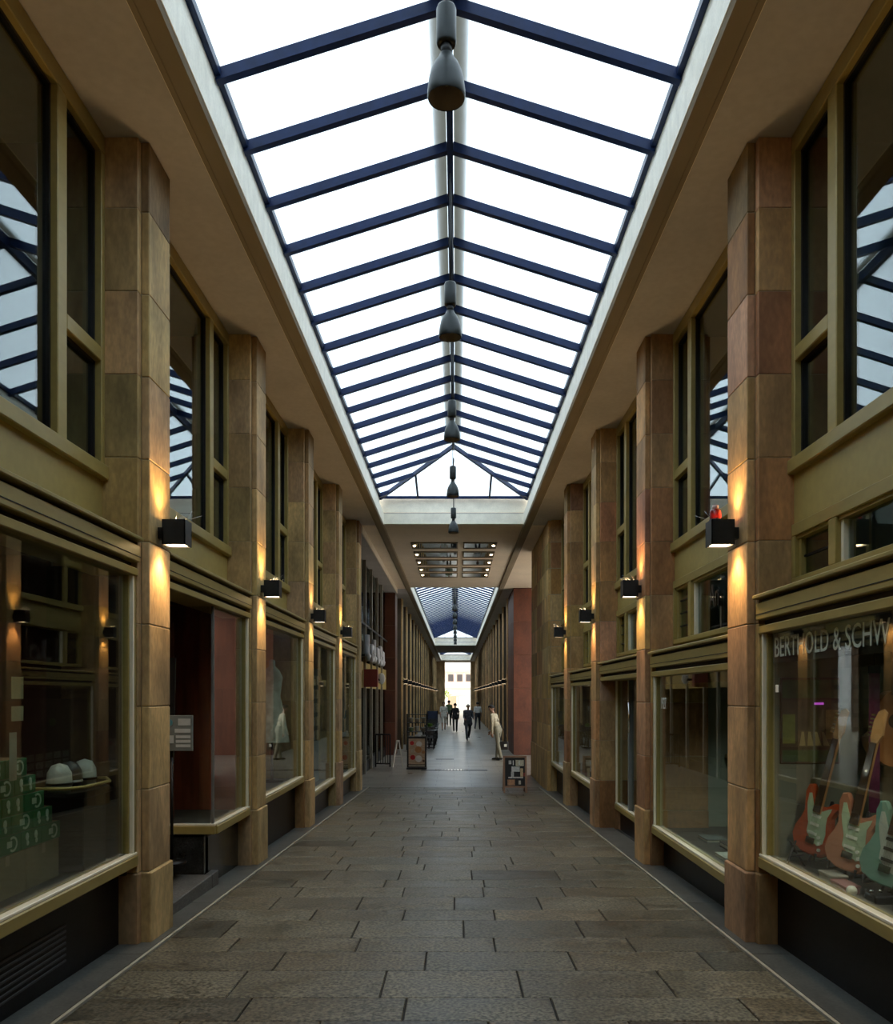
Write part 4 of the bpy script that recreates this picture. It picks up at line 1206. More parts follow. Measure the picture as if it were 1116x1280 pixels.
# hanging straps
for i, (x, y, z0, z1, c, nm) in enumerate(((2.72, 5.3, -.75, .16, (.16, .03, .09), 'plum'), (2.90, 5.1, -.85, .05, (.24, .05, .04), 'dark red'), (2.98, 5.35, -.7, .18, (.02, .02, .02), 'black'), (3.1, 5.0, -.8, .1, (.30, .10, .04), 'rust'))):
    g = empty('guitar_strap', (x, y, EYE + z0), nm + ' guitar strap hanging behind the electric guitars', 'strap')
    MB().box(x - .035, x + .035, y, y + .006, EYE + z0, EYE + z1, .002).build('webbing', plain('strap_%d' % i, c, .7, var=.3, scale=30), g)
    MB().box(x - .04, x + .04, y - .004, y + .01, EYE + z1 - .02, EYE + z1 + .03, .004).build('leather_end', BLACKMETAL, g)
    MB().tube([(x, y + .003, EYE + z1 + .02), (x, y + .003, RIGHT[0][0] - .12)], .003, 5).build('hanger', BLACKMETAL, g)
# acoustic guitar hanging at the back
ag = empty('acoustic_guitar', (2.92, 5.45, EYE - .5), 'orange tan acoustic guitar hanging behind the straps', 'guitar')
def fig8(k):
    return [(2.92 + k * (.19 if math.sin(t) < 0 else .145) * math.cos(t) * (1 - .25 * math.exp(-((math.sin(t) - .1) / .25) ** 2)), EYE - .22 + k * .25 * math.sin(t)) for t in [2 * math.pi * i / 28 for i in range(28)]]
MB().prism(fig8(1.0), 'y', 5.42, 5.52).build('body', M('spruce_top', (.45, .20, .07), .3, var=.2), ag)
MB().disc((2.92, 5.418, EYE - .17), .05, 'y', .004, 16).build('sound_hole', BLACKGAP, ag)
MB().box(2.89, 2.95, 5.40, 5.42, EYE + .0, EYE + .40).build('neck', ROSE, ag)
MB().box(2.88, 2.96, 5.405, 5.42, EYE + .40, EYE + .56, .008).build('headstock', NECKM, ag)
# boxes and accessories on the display floor
def simple(name, mb, mat, label, cat, group=None):
    return tag(mb.build(name, mat), label, cat, group)
def carton(name, x, y, z, w, d, h, mat, lidmat, label, cat='box'):
    g = empty(name, (x, y, z), label, cat)
    MB().box(x - w / 2, x + w / 2, y - d / 2, y + d / 2, z, z + h * .7, .004).build('tray', mat, g)
    MB().box(x - w / 2 - .004, x + w / 2 + .004, y - d / 2 - .004, y + d / 2 + .004, z + h * .7, z + h, .004).build('lid', lidmat, g)
    return g
carton('string_box', 2.33, 5.02, zd, .10, .17, .06, plain('grey_card', (.36, .34, .30), .6), plain('grey_card_lid', (.40, .38, .33), .6), 'pale grey string box on the guitar shop display floor')
carton('string_box', 2.30, 4.80, zd, .09, .18, .05, plain('pink_card', (.38, .18, .17), .6), plain('pink_card_lid', (.42, .21, .2), .6), 'dull pink string box on the guitar shop display floor')
g = empty('pedal', (2.38, 4.55, zd), 'black effects pedal lying in front of the guitars', 'pedal')
MB().box(2.31, 2.47, 4.48, 4.60, zd, zd + .045, .008).build('case', BLACKMETAL, g)
for k in range(3): MB().lathe([(0, 0), (.012, 0), (.010, .014), (0, .014)], (2.34 + k * .05, 4.58, zd + .045), 8).build('knob', CHROME, g)
g = empty('instrument_case', (2.6, 4.15, zd), 'open black case lying on the guitar shop display floor', 'case')
MB().box(2.30, 2.85, 3.75, 4.30, zd, zd + .08, .02).build('shell', plain('black_case', (.012, .012, .013), .6), g)
MB().box(2.33, 2.82, 3.78, 4.27, zd + .08, zd + .088).build('lining', plain('red_lining', (.22, .04, .03), .8), g)
g = empty('folding_music_stand', (2.30, 5.52, zd), 'small folded black stand at the corner of the guitar display', 'stand')
for (a, c) in (((2.24, 5.5, zd), (2.32, 5.55, zd + .16)), ((2.36, 5.5, zd), (2.28, 5.55, zd + .16)), ((2.26, 5.5, zd + .07), (2.36, 5.52, zd + .07))):
    MB().tube([a, c], .008, 6).build('tube', BLACKMETAL, g)
g = empty('paper_cup', (2.28, 4.66, zd), 'crumpled white paper tissue beside the pedal', 'paper')
MB().ball((2.28, 4.68, zd + .03), (.03, .035, .03), 8, 6).build('crumple', WHITEPRINT, g)
simple('price_card', MB().box(D_SHOP + .028, D_SHOP + .030, 5.52, 5.57, EYE + .02, EYE + .07), WHITEPRINT, 'small white card stuck on the guitar shop glass', 'card')
simple('price_card', MB().box(D_SHOP + .32, D_SHOP + .322, 4.55, 4.62, EYE + .15, EYE + .22), plain('yellowed_card', (.5, .42, .25), .6), 'yellowed square card hanging under the black sign band', 'card')

# ---------------------------------------------------------------- 1927 window contents
zd1 = RIGHT[1][1] - .03
for i, (y, x, w, d, h) in enumerate(((8.1, 2.55, .2, .3, .035), (7.65, 2.6, .16, .28, .05), (7.2, 2.45, .22, .3, .03))):
    g = empty('book', (x, y, zd1), ('grey closed book', 'dark leather album', 'pale open ledger')[i] + ' lying in the 1927 window', 'book')
    cc = ((.14, .15, .14), (.05, .035, .03), (.40, .40, .34))[i]
    MB().box(x - w / 2, x + w / 2, y - d / 2, y + d / 2, zd1, zd1 + h * .25).build('back_cover', plain('book_cover_%d' % i, cc, .6), g)
    MB().box(x - w / 2 + .006, x + w / 2 - .006, y - d / 2 + .006, y + d / 2 - .006, zd1 + h * .25, zd1 + h * .8).build('pages', plain('book_pages_%d' % i, (.5, .47, .38), .8), g)
    MB().box(x - w / 2, x + w / 2, y - d / 2, y + d / 2, zd1 + h * .8, zd1 + h).build('front_cover', bpy.data.materials['book_cover_%d' % i], g)
g = empty('display_plinth', (3.1, 7.9, zd1), 'long pale green counter inside the 1927 shop', 'counter')
MB().box(2.95, 3.6, 6.9, 8.85, zd1, zd1 + .75, .01).build('body', plain('pale_green_front', (.20, .23, .17), .6), g)
MB().box(2.92, 3.65, 6.85, 8.88, zd1 + .75, zd1 + .79, .008).build('top', plain('counter_tan_top', (.30, .25, .13), .5), g)
# leather bags on the counter
for i, y in enumerate((7.3, 7.8, 8.4)):
    g = empty('leather_bag', (3.2, y, zd1 + .79), ('black', 'tan', 'dark brown')[i] + ' leather bag on the counter of the 1927 shop', 'bag')
    cc = ((.02, .02, .02), (.28, .15, .06), (.08, .045, .025))[i]
    MB().box(3.1, 3.3, y - .16, y + .16, zd1 + .79, zd1 + 1.02, .03).build('bag_body', plain('bag_%d' % i, cc, .45), g)
    MB().tube([(3.2, y - .09, zd1 + 1.0), (3.2, y - .07, zd1 + 1.13), (3.2, y + .07, zd1 + 1.13), (3.2, y + .09, zd1 + 1.0)], .012, 6).build('handle', bpy.data.materials['bag_%d' % i], g)

# recessed door leaf and poster on the right
g = empty('door_2', (2.5, 10.9, RIGHT[2][1]), kind='structure')
MB().box(2.36, 2.42, 11.10, 11.17, RIGHT[2][1], RIGHT[2][0] - .27).build('door_stile', plain('grey_stile', (.22, .24, .23), .4), g)
MB().tube([(2.34, 11.0, EYE - .5), (2.34, 11.0, EYE - .1)], .015, 8).build('door_handle', CHROME, g)
g = empty('wall_poster', (2.55, 10.7, EYE - .75), 'brown and cream framed poster behind the recessed glass door', 'poster')
MB().box(2.50, 2.52, 10.35, 11.0, EYE - .78, EYE - .30, .004).build('frame', plain('poster_frame', (.05, .035, .02), .5), g)
MB().box(2.495, 2.50, 10.38, 10.97, EYE - .75, EYE - .33).build('print', plain('sepia_print', (.40, .31, .18), .6, var=.5, scale=9), g)
# postcard rack right
zd3 = RIGHT[3][1] - .03
q = random.Random(21)
g = empty('postcard_rack', (2.6, 14.1, zd3), 'black wire rack of pale postcards in the shop window past the recessed door', 'rack')
MB().box(2.5, 2.53, 12.7, 15.0, zd3, zd3 + 1.35).build('back', plain('rack_back', (.02, .025, .025), .5), g)
for iy in range(7):
    for iz in range(3):
        y = 12.8 + iy * .31; z = zd3 + .04 + iz * .14
        c = q.choice(((.5, .48, .42), (.35, .33, .3), (.42, .36, .25), (.3, .34, .33)))
        MB().box(2.48, 2.485, y, y + .24, z, z + .115).build('postcard', plain('postcard_%d_%d' % (iy, iz), c, .6, var=.4, scale=20), g)
MB().ball((2.44, 14.2, zd3 + .95), (.03, .12, .07), 8, 6).build('green_tag', plain('green_tag', (.06, .22, .04), .5), g)

# ---------------------------------------------------------------- left window: green cartons, tray
zl0 = LEFT[0][1] - .03
GREENC = M('green_carton', (.020, .130, .042), .5, var=.25, scale=8)
BROWNC = plain('brown_card', (.17, .10, .045), .7)
TANC = plain('tan_carton', (.20, .165, .09), .75)
LOGO = plain('pale_green_emblem', (.38, .48, .36), .6)
def green_box(x, y, z, w, d, h, label, ring):
    g = empty('green_carton', (x, y, z), label, 'carton', 'green cartons stacked in the left window')
    MB().box(x - w / 2, x + w / 2 - .012, y - d / 2, y + d / 2, z, z + h, .003).build('carton_body', BROWNC, g)
    f_ = MB().box(x + w / 2 - .012, x + w / 2, y - d / 2, y + d / 2, z + .001, z + h - .001, .002).build('printed_front', GREENC, g)
    xf = x + w / 2 + .001
    if ring:
        m = MB(); cz = z + h / 2; R1 = h * .36
        pts = [(y + .03 + R1 * math.cos(t) * 1.1, cz + R1 * math.sin(t)) for t in [-2.2 + 4.4 * i / 12 for i in range(13)]]
        for (p, q_) in zip(pts[:-1], pts[1:]):
            m.bar((xf, p[0], p[1]), (xf, q_[0], q_[1]), .012, .003, up=(1, 0, 0))
        m.box(xf - .001, xf + .001, y - .03, y + .02, cz - .015, cz + .02)
        m.build('ring_emblem', LOGO, f_)
    else:
        m = MB()
        for dy in (-.05, .05):
            m.ball((xf, y + dy, z + h * .65), (.002, .022, .025), 6, 4); m.ball((xf, y + dy + .006, z + h * .3), (.002, .016, .016), 6, 4)
        m.build('leaf_emblem', LOGO, f_)
    return g
bw, bdp, bh = .22, .23, .105
zb0 = zl0 + .24
rows = [5, 4, 3, 2, 1]
yfar = 5.18
for rix, n in enumerate((5, 5, 4, 4, 3)):
    yr = yfar - rix * .10
    for i in range(n):
        y = yr - bdp / 2 - i * (bdp + .004)
        if y < 3.4: continue
        green_box(-2.52, y, zb0 + rix * bh, bw, bdp, bh - .002, 'green printed carton with a pale emblem stacked in the left shop window', (i + rix) % 2 == 0)
for i in range(3):
    y = yfar - .21 - i * .40
    g = empty('cardboard_box', (-2.55, y, zl0), 'plain tan cardboard box under the green cartons', 'box', 'tan boxes under the cartons')
    MB().box(-2.80, -2.41, y - .195, y + .195, zl0, zb0 - .002, .004).build('box_body', TANC, g)
    MB().box(-2.408, -2.41, y - .02, y + .02, zl0 + .18, zb0 - .004).build('tape', plain('parcel_tape', (.26, .2, .11), .4) if i == 0 else bpy.data.materials['parcel_tape'], g)
# gilt tray with white bread rolls
tz = EYE - .62
g = empty('display_pedestal', (-2.44, 5.42, zl0), 'dark walnut pedestal carrying the gilt tray in the left window', 'pedestal')
WAL = plain('dark_walnut', (.022, .013, .009), .4)
MB().box(-2.58, -2.30, 5.26, 5.60, zl0, tz - .03, .006).build('column', WAL, g)
MB().box(-2.60, -2.27, 5.20, 5.64, tz - .03, tz, .006).build('top', WAL, g)
g = empty('gilt_tray', (-2.43, 5.36, tz), 'shallow gilt edged tray of white and black jars in the left window', 'tray')
MB().prism([(-2.64, 5.06), (-2.32, 5.06), (-2.25, 5.16), (-2.25, 5.54), (-2.32, 5.65), (-2.64, 5.65)], 'z', tz, tz + .02).build('tray_base', plain('tray_black', (.01, .01, .01), .4), g)
MB().tube([(-2.64, 5.06, tz + .05), (-2.32, 5.06, tz + .05), (-2.25, 5.16, tz + .05), (-2.25, 5.54, tz + .05), (-2.32, 5.65, tz + .06), (-2.64, 5.65, tz + .05)], .011, 6).build('rim', M('old_gilt', (.50, .40, .14), .4, metal=.3), g)
for i, (x, y, w) in enumerate(((-2.40, 5.15, 1), (-2.42, 5.33, 0), (-2.40, 5.50, 1))):
    t_ = empty('round_jar', (x, y, tz + .02), ('white domed jar at the carton end of the gilt tray', 'black striped jar in the middle of the gilt tray', 'white domed jar at the pillar end of the gilt tray')[i], 'jar')
    mt = plain('tin_%d' % i, (.55, .60, .55) if w else (.05, .05, .05), .35)
    MB().lathe([(0, 0), (.065, 0), (.075, .05), (.07, .12), (.045, .165), (0, .18)], (x, y, tz + .02), 14).build('jar_body', mt, t_)
    MB().lathe([(.077, .045), (.080, .05), (.077, .06)], (x, y, tz + .02), 14).build('band', BLACKMETAL if w else WHITEPRINT, t_)
# small lit picture and paper notices on the dark back wall
for i, (y, z0, z1, x, w, c) in enumerate(((4.46, -.02, .10, -2.33, .12, (.32, .28, .14)), (4.46, -.14, -.06, -2.33, .12, (.36, .33, .18)), (4.44, -.46, -.20, -2.33, .07, (.28, .28, .2)))):
    simple('paper_notice', MB().box(x, x + .004, y, y + w, EYE + z0, EYE + z1), plain('notice_paper_%d' % i, c, .7), ('upper yellowed paper notice hung above the green cartons', 'small yellowed paper notice hung below the upper one', 'long narrow pale notice hung over the green cartons')[i], 'notice')
MB().box(-2.73, -4.9, 5.72, 5.80, -.3, LT - .1).build('wall_display_left', M('maroon_panel', (.055, .018, .012), .5, var=.3, scale=3), kind='structure')

# ---------------------------------------------------------------- left dress window
zd2 = LEFT[2][1] - .03
g = empty('dress_form', (-2.5, 11.55, zd2), 'pale grey green dress on a form in the left shop window', 'mannequin')
MB().lathe([(0, 0), (.16, 0), (.16, .02), (.02, .03), (.015, .6)], (-2.5, 11.55, zd2), 14).build('stand', BLACKMETAL, g)
DR = plain('pale_sage_cloth', (.42, .48, .42), .85, var=.3, scale=12)
MB().lathe([(.24, .55), (.21, .75), (.16, 1.0), (.115, 1.18), (.135, 1.35), (.15, 1.45), (.10, 1.55), (.045, 1.60), (.045, 1.68), (0, 1.70)], (-2.5, 11.55, zd2), 18).build('dress', DR, g)
g = empty('dress_form', (-2.7, 10.4, zd2), 'dark coat on a form in the left shop window', 'mannequin')
MB().lathe([(0, 0), (.16, 0), (.16, .02), (.02, .03), (.015, .5)], (-2.75, 10.5, zd2), 14).build('stand', BLACKMETAL, g)
MB().lathe([(.22, .45), (.20, .8), (.17, 1.1), (.16, 1.35), (.18, 1.45), (.10, 1.56), (.05, 1.6), (0, 1.62)], (-2.75, 10.5, zd2), 18).build('coat', plain('dark_coat', (.03, .028, .025), .85), g)
# framed cards
zd3 = LEFT[3][1] - .03
g = empty('card_display', (-2.42, 14.0, zd3), 'dark green stand of small pale framed cards in the left shop window', 'display stand')
MB().box(-2.42, -2.46, 12.7, 15.0, zd3, zd3 + 2.0).build('back', plain('teal_back', (.05, .085, .08), .6), g)
for iy in range(6):
    for iz in range(5):
        y = 12.85 + iy * .36; z = zd3 + .75 + iz * .24
        MB().box(-2.40, -2.42, y, y + .2, z, z + .16).build('card', plain('framed_card_%d' % (iy % 3), ((.45, .46, .40), (.3, .33, .32), (.5, .42, .28))[iy % 3], .6, var=.3) if iz == 0 and iy < 3 else bpy.data.materials['framed_card_%d' % (iy % 3)], g)
# blind in the last left window and the last right one
g = empty('roller_blind', (-2.5, 17.0, EYE + .4), 'grey green roller blind half down in the last left shop window', 'blind')
MB().box(-2.36, -2.37, 15.8, 18.25, EYE - .9, EYE + .78).build('fabric', plain('grey_green_blind', (.14, .17, .14), .8), g)
MB().tube([(-2.365, 15.8, EYE + .78), (-2.365, 18.25, EYE + .78)], .03, 8).build('roller', BLACKMETAL, g)

# ---------------------------------------------------------------- unseen spotlights added inside the windows and entrance to brighten them
def added_spot(x, y, z, tgt, energy, label, col=(1.0, .86, .66)):
    g = empty('added_spotlight', (x, y, z), label, 'spotlight')
    MB().tube([(x, y, z + .10), (x, y, z)], .035, 12).build('housing', LAMPBLACK, g)
    MB().lathe([(0, 0), (.03, 0), (.03, .004), (0, .004)], (x, y, z - .004), 12).build('lens', BULB, g)
    MB().tube([(x, y, z + .10), (x, y, z + .16)], .01, 6).build('stem', LAMPBLACK, g)
    ld = bpy.data.lights.new('added_light', 'SPOT'); ld.energy = energy; ld.color = col
    ld.spot_size = math.radians(95); ld.spot_blend = .8; ld.shadow_soft_size = .04
    lo = bpy.data.objects.new('added_light', ld); link(lo); put(lo, (x, y, z - .02), g)
    d = Vector(tgt) - Vector((x, y, z)); lo.rotation_euler = d.to_track_quat('-Z', 'Y').to_euler()
zc = RIGHT[0][0] - .28
added_spot(2.42, 4.3, zc, (2.45, 5.1, .5), 11, 'added black spotlight brightening the guitars behind the lettered glass')
added_spot(2.42, 3.6, zc, (2.6, 4.6, .5), 11, 'added black spotlight brightening the open instrument case')
added_spot(2.6, 7.0, RIGHT[1][0] - .28, (2.9, 7.8, .2), 30, 'added black spotlight brightening the books in the 1927 window', (.85, 1.0, .9))
added_spot(-2.5, 4.0, LT - .28, (-2.6, 5.0, .8), 6, 'added black spotlight brightening the green cartons')
added_spot(-2.95, 7.1, LT - .28, (-3.0, 7.8, .6), 10, 'added black spotlight brightening the stepped entrance', (1.0, .75, .5))
added_spot(-2.5, 10.2, LT - .28, (-2.7, 11.0, .6), 10, 'added black spotlight brightening the dresses')

# black wire shelf with pots at the cafe terrace
wr = empty('plant_rack', (-1.5, 32.8, ZF), 'black metal shelf rack with pots beside the pastry poster', 'rack')
for xx in (-1.88, -1.12):
    for yy in (32.65, 32.95):
        MB().box(xx - .02, xx + .02, yy - .02, yy + .02, ZF, ZF + 1.42).build('post', BLACKMETAL, wr)
for zz in (.35, .70, 1.05, 1.38):
    MB().box(-1.88, -1.12, 32.63, 32.97, ZF + zz, ZF + zz + .025).build('shelf', BLACKMETAL, wr)
q = random.Random(9)
for zz in (.375, .725, 1.075):
    for i in range(3):
        xx = -1.72 + i * .24; hgt = q.uniform(.14, .22)
        pg = empty('pot', (xx, 32.8, ZF + zz), 'small pot on a shelf of the black rack', 'pot', 'pots on the black rack')
        c_ = q.choice(((.30, .30, .26), (.10, .16, .08), (.22, .20, .16)))
        MB().lathe([(0, 0), (.06, 0), (.085, hgt * .8), (.09, hgt), (.075, hgt), (.06, hgt * .6), (0, hgt * .6)], (xx, 32.8, ZF + zz), 10).build('pot_body', plain('pot_%d_%d' % (i, int(zz * 100)), c_, .6), pg)
        MB().lathe([(.086, hgt * .86), (.094, hgt * .9), (.094, hgt), (.088, hgt + .002)], (xx, 32.8, ZF + zz), 10).build('pot_rim', GREYPRINT, pg)

# ---------------------------------------------------------------- people
def capsule_mesh(segs, n=12):
    V, F = [], []
    for a, b_, r0, r1, flat in segs:
        a = Vector(a); b_ = Vector(b_)
        d = (b_ - a); L_ = d.length
        d = d.normalized() if L_ > 1e-6 else Vector((0, 0, 1))
        ref = Vector((0, 1, 0)) if abs(d.y) < .8 else Vector((1, 0, 0))
        s = d.cross(ref).normalized(); u = s.cross(d).normalized()
        rings = []
        for k in range(1, 4):
            t = math.pi / 2 * k / 4
            rings.append((a - d * r0 * math.cos(t), r0 * math.sin(t)))
        rings.append((a, r0)); rings.append((b_, r1))
        for k in range(3, 0, -1):
            t = math.pi / 2 * k / 4
            rings.append((b_ + d * r1 * math.cos(t), r1 * math.sin(t)))
        base = len(V)
        for c, rr in rings:
            for k in range(n):
                t = 2 * math.pi * k / n
                p = (s * math.cos(t) + u * math.sin(t)) * rr
                if flat != 1: p = Vector((p.x, p.y * flat, p.z))
                V.append(c + p)
        m = len(rings)
        for i in range(m - 1):
            for k in range(n):
                F.append((base + i * n + k, base + i * n + (k + 1) % n, base + (i + 1) * n + (k + 1) % n, base + (i + 1) * n + k))
        F.append(tuple(base + k for k in range(n - 1, -1, -1))); F.append(tuple(base + (m - 1) * n + k for k in range(n)))
    return V, F

SKIN = plain('skin', (.42, .25, .17), .6)
SHOE = plain('dark_shoe', (.015, .013, .012), .5)
EYEM = plain('eye_dark', (.02, .015, .012), .3)
LIPM = plain('lips', (.30, .11, .09), .5)
def person(x, y, heading, height, label, top, bottom, hair, stride=.0, lean=0.0, arm_l=(0, 0), arm_r=(0, 0), skirt=False, shorts=False, head_down=0.0, top_len=0.0, sleeves=True, build=1.0):
    """figure faces local -y; arm = (forward swing, elbow bend) in radians; lean forward in radians"""
    S = height / 1.75
    segs = []; tags = []
    def add(a, b_, r0, r1, tg, flat=1.0):
        segs.append((Vector(a) * S, Vector(b_) * S, r0 * S * (build if tg in ('top', 'bottom') else 1), r1 * S * (build if tg in ('top', 'bottom') else 1), flat)); tags.append(tg)
    hipz = .93
    # spine leaning forward from the pelvis
    def sp(h, side=0.0, fwd=0.0):
        return Vector((side, -math.sin(lean) * h - fwd * math.cos(lean), hipz + math.cos(lean) * h - fwd * math.sin(lean)))
    add(sp(0, -.07), sp(0, .07), .125, .125, 'bottom', .85)
    add(sp(.08, -.06), sp(.08, .06), .125, .125, 'top' if top_len > 0 else 'bottom', .85)
    add(sp(.20, -.05), sp(.20, .05), .115, .115, 'top', .85)
    add(sp(.34, -.07), sp(.34, .07), .122, .122, 'top', .82)
    add(sp(.44, -.10), sp(.44, .10), .105, .105, 'top', .85)
    add(sp(.50, -.15), sp(.50, .15), .062, .062, 'top')
    if top_len > 0: add(sp(-top_len, -.07), sp(.1, .07), .14, .125, 'top', .85); add(sp(-top_len, .07), sp(.1, -.07), .14, .125, 'top', .85)
    add(sp(.50), sp(.62), .055, .050, 'skin')
    la = lean * .5 + head_down
    hc = sp(.62) + Vector((0, -math.sin(la) * .10, math.cos(la) * .10))
    fwd = Vector((0, -math.cos(la), -math.sin(la))); up = Vector((0, -math.sin(la), math.cos(la)))
    add(hc + up * .03 + fwd * -.01, hc + up * .035 + fwd * .0, .092, .092, 'skin')
    add(hc - up * .055 + fwd * .025, hc + up * .0 + fwd * .02, .058, .075, 'skin')
    add(hc + fwd * .088 + up * .0, hc + fwd * .105 - up * .022, .010, .014, 'skin')
    for sx in (-1, 1):
        add(hc + Vector((sx * .092, 0, 0)) + up * .01, hc + Vector((sx * .094, 0, 0)) - up * .022, .016, .013, 'skin')
        add(hc + Vector((sx * .033, 0, 0)) + fwd * .083 + up * .012, hc + Vector((sx * .034, 0, 0)) + fwd * .0835 + up * .012, .012, .012, 'eye')
    add(hc + Vector((-.02, 0, 0)) + fwd * .078 - up * .05, hc + Vector((.02, 0, 0)) + fwd * .078 - up * .05, .010, .010, 'lip')
    # legs
    for sx, ph in ((-1, 1), (1, -1)):
        a = stride * ph
        hip = Vector((sx * .095, 0, hipz - .02))
        th = a; knee_b = max(0.0, -a) * .9 + .04
        knee = hip + Vector((sx * .005, -math.sin(th) * .43, -math.cos(th) * .43))
        ank = knee + Vector((0, -math.sin(th - knee_b) * .42, -math.cos(th - knee_b) * .42))
        lowz = ank.z - .075
        add(hip, knee, .092, .062, 'bottom')
        add(knee, ank, .060, .042, 'skin' if (skirt or shorts) else 'bottom')
        if not (skirt or shorts): add(knee, ank + Vector((0, 0, .02)), .064, .055, 'bottom')
        tilt = a * .5
        add(ank + Vector((0, .03, -.035)), ank + Vector((0, -.13, -.05)), .040, .030, 'shoe')
        add(ank + Vector((0, -.06, -.052)), ank + Vector((0, -.16, -.058)), .036, .026, 'shoe')
    if skirt:
        for k in range(6):
            t = math.pi * 2 * k / 6
            add((0, 0, hipz), (.13 * math.cos(t), .12 * math.sin(t), .52), .12, .07, 'bottom')
    # arms and hands
    hands = []
    for sx, (sw, el) in ((-1, arm_l), (1, arm_r)):
        sh = sp(.49, sx * .185)
        a = sw
        e = sh + Vector((sx * .035, -math.sin(a) * .29, -math.cos(a) * .29))
        w = e + Vector((sx * .0, -math.sin(a + el) * .26, -math.cos(a + el) * .26))
        add(sh, e, .056, .044, 'top')
        add(e, w, .042, .030, 'top' if sleeves else 'skin')
        d = (w - e).normalized()
        add(w, w + d * .07, .026, .032, 'skin', 1.0)
        side = Vector((1, 0, 0)); fr = d.cross(side).normalized()
        palm = w + d * .08
        for k, (off, ln) in enumerate(((-.027, .058), (-.009, .070), (.009, .074), (.027, .066))):
            p0 = palm + fr * off
            p1 = p0 + d * ln * .55 + Vector((-sx * .012, 0, 0)); p2 = p1 + d * ln * .4 + Vector((-sx * .022, 0, 0))
            add(p0, p1, .0095, .009, 'skin'); add(p1, p2, .009, .0078, 'skin')
        t0 = w + d * .03 + fr * .03
        add(t0, t0 + d * .035 + fr * .024, .012, .010, 'skin'); add(t0 + d * .035 + fr * .024, t0 + d * .066 + fr * .024, .010, .008, 'skin')
        hands.append(palm + d * .05)
    V, F = capsule_mesh(segs)
    zmin = min(v.z for v in V)
    me = bpy.data.meshes.new('person_source'); me.from_pydata([v[:] for v in V], [], F)
    tmp = bpy.data.objects.new('person_source', me); COL.objects.link(tmp)
    md = tmp.modifiers.new('r', 'REMESH'); md.mode = 'VOXEL'; md.voxel_size = .0085
    sm = tmp.modifiers.new('s', 'SMOOTH'); sm.iterations = 3; sm.factor = .5
    dg = bpy.context.evaluated_depsgraph_get()
    out = bpy.data.meshes.new_from_object(tmp.evaluated_get(dg))
    bpy.data.objects.remove(tmp)
    out.name = 'person'
    names = ['skin', 'top', 'bottom', 'shoe', 'eye', 'lip']
    out.materials.clear()
    for mt in (SKIN, top, bottom, SHOE, EYEM, LIPM): out.materials.append(mt)
    nf = len(out.polygons)
    c = np.zeros(nf * 3); out.polygons.foreach_get('center', c); c = c.reshape(-1, 3)
    best = np.full(nf, 1e9); idx = np.zeros(nf, dtype=np.int32)
    for (a, b_, r0, r1, fl_), tg in zip(segs, tags):
        a = np.array(a); b2 = np.array(b_); d = b2 - a; L2 = max(d @ d, 1e-9)
        t = np.clip(((c - a) @ d) / L2, 0, 1)
        dist = np.linalg.norm(c - (a + t[:, None] * d), axis=1) - (r0 + (r1 - r0) * t)
        if tg == 'top': dist -= .003
        mask = dist < best
        best[mask] = dist[mask]; idx[mask] = names.index(tg)
    out.polygons.foreach_set('material_index', idx)
    out.polygons.foreach_set('use_smooth', np.ones(nf, dtype=bool))
    for v in out.vertices: v.co.z -= zmin
    o = bpy.data.objects.new('person', out); link(o)
    o.location = (x, y, ZF); o.rotation_euler = (0, 0, heading); ORG[o] = Vector((x, y, ZF))
    tag(o, label, 'person')
    # hair
    m = MB(); hcS = hc * S; hcS.z -= zmin
    nlat, nlon = 8, 14; pts = []
    vs_ = []; fs_ = []
    for i in range(nlat + 1):
        t = math.pi * .62 * i / nlat
        for k in range(nlon):
            p = 2 * math.pi * k / nlon
            rr = .102 * S
            fz_ = math.cos(p)              # +1 towards the back
            tt = t * (1.0 if fz_ > -.2 else .62)
            v = hcS + (up * (math.cos(tt) * 1.05 + .28)) * rr + Vector((1, 0, 0)) * math.sin(tt) * math.sin(p) * rr - fwd * (math.sin(tt) * math.cos(p) * rr * 1.05)
            vs_.append(v)
    for i in range(nlat):
        for k in range(nlon):
            fs_.append((i * nlon + k, i * nlon + (k + 1) % nlon, (i + 1) * nlon + (k + 1) % nlon, (i + 1) * nlon + k))
    m._add(vs_, fs_, True)
    me2 = m.mesh('hair', (0, 0, 0)); me2.materials.append(hair)
    ho = bpy.data.objects.new('hair', me2); link(ho); ho.parent = o
    sol = ho.modifiers.new('thick', 'SOLIDIFY'); sol.thickness = .012
    hw = [Matrix.Rotation(heading, 3, 'Z') @ Vector((h.x * S, h.y * S, h.z * S - zmin)) + Vector((x, y, ZF)) for h in hands]
    return o, hw
def cloth(n, c): return plain('cloth_' + n, c, .85, var=.2, scale=25)
HAIRD, HAIRB, HAIRW = plain('dark_hair', (.015, .012, .010), .7), plain('brown_hair', (.08, .05, .03), .7), plain('white_cap', (.70, .68, .64), .8)
YB = 27.6
p6, h6 = person(1.44, YB, -2.0, 1.82, 'stooping person in cream jacket and pale trousers carrying a black bag', cloth('cream', (.46, .42, .30)), cloth('pale_khaki', (.27, .26, .19)), HAIRD,
                stride=.10, lean=.30, arm_l=(.2, .3), arm_r=(-.12, .10), head_down=.2, top_len=.0)
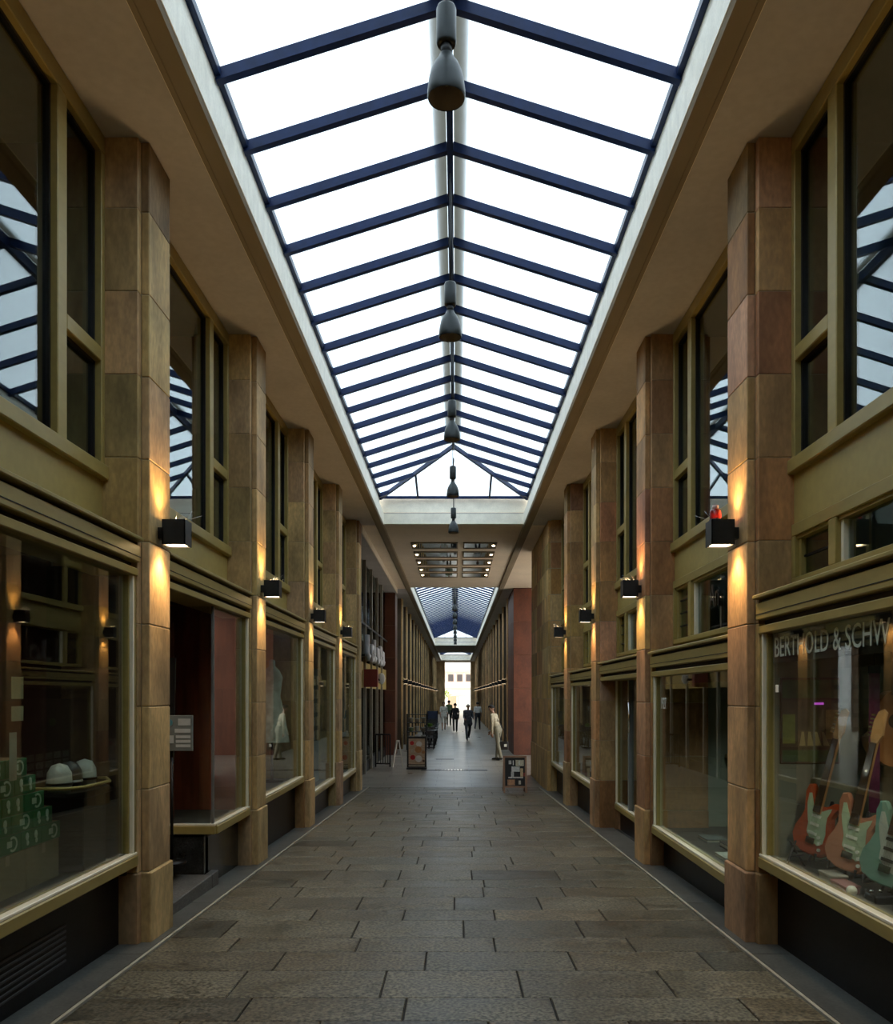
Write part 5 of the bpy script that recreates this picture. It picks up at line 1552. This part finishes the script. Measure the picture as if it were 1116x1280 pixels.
p1, h1 = person(-.70, 50.8, .1, 1.72, 'person in white T-shirt and pale shorts walking near the cafe windbreak', cloth('white', (.62, .60, .54)), cloth('ivory', (.55, .54, .48)), HAIRD, stride=.22, arm_l=(.25, .3), arm_r=(-.2, .3), shorts=True, sleeves=False, top_len=.05)
p2, h2 = person(-.45, 58.5, 3.1, 1.75, 'person in a green top walking towards the exit', cloth('green', (.10, .16, .07)), cloth('dark_green', (.05, .06, .05)), HAIRD, stride=.2, arm_l=(.2, .2), arm_r=(-.2, .2))
p3, h3 = person(.00, 48.6, 3.2, 1.66, 'person all in black walking down the middle of the passage', cloth('black', (.014, .014, .016)), cloth('black_trousers', (.012, .012, .014)), HAIRD, stride=.25, arm_l=(-.2, .3), arm_r=(.25, .3), top_len=.04)
p4, h4 = person(.63, 39.9, .15, 1.72, 'person with white cap and dark checked jacket striding along', M('checked_cloth', (.05, .055, .07), .85, var=.7, scale=9), cloth('grey_blue', (.06, .07, .09)), HAIRW, stride=.36, arm_l=(.35, .9), arm_r=(.3, 1.0), top_len=.10, build=1.1)
p5, h5 = person(1.40, 52.0, 2.9, 1.70, 'person in a white top and dark trousers with long hair', cloth('bright_white', (.66, .65, .62)), cloth('dark_jeans', (.02, .022, .03)), HAIRD, stride=.24, arm_l=(.2, .4), arm_r=(-.25, .3), sleeves=False)
# bag in the stooping person's hand
hb = Vector((1.64, YB - .05, EYE - (922 - 869) / FPX * YB))
g = empty('black_bag', (hb.x, hb.y, hb.z - .42), 'black shoulder bag with a white mark hanging from the stooping person', 'bag')
MB().box(hb.x - .15, hb.x + .15, hb.y - .06, hb.y + .06, hb.z - .40, hb.z - .12, .03).build('bag_body', plain('black_leather', (.010, .010, .011), .4), g)
MB().tube([(hb.x - .11, hb.y, hb.z - .14), (hb.x - .16, hb.y, hb.z + .3), (hb.x - .26, hb.y, hb.z + .66), (hb.x - .02, hb.y + .02, hb.z + .30), (hb.x + .11, hb.y, hb.z - .14)], .012, 6).build('handle', BLACKMETAL, g)
MB().box(hb.x - .0, hb.x + .09, hb.y - .066, hb.y - .060, hb.z - .30, hb.z - .21, .003).build('white_mark', WHITEPRINT, g)
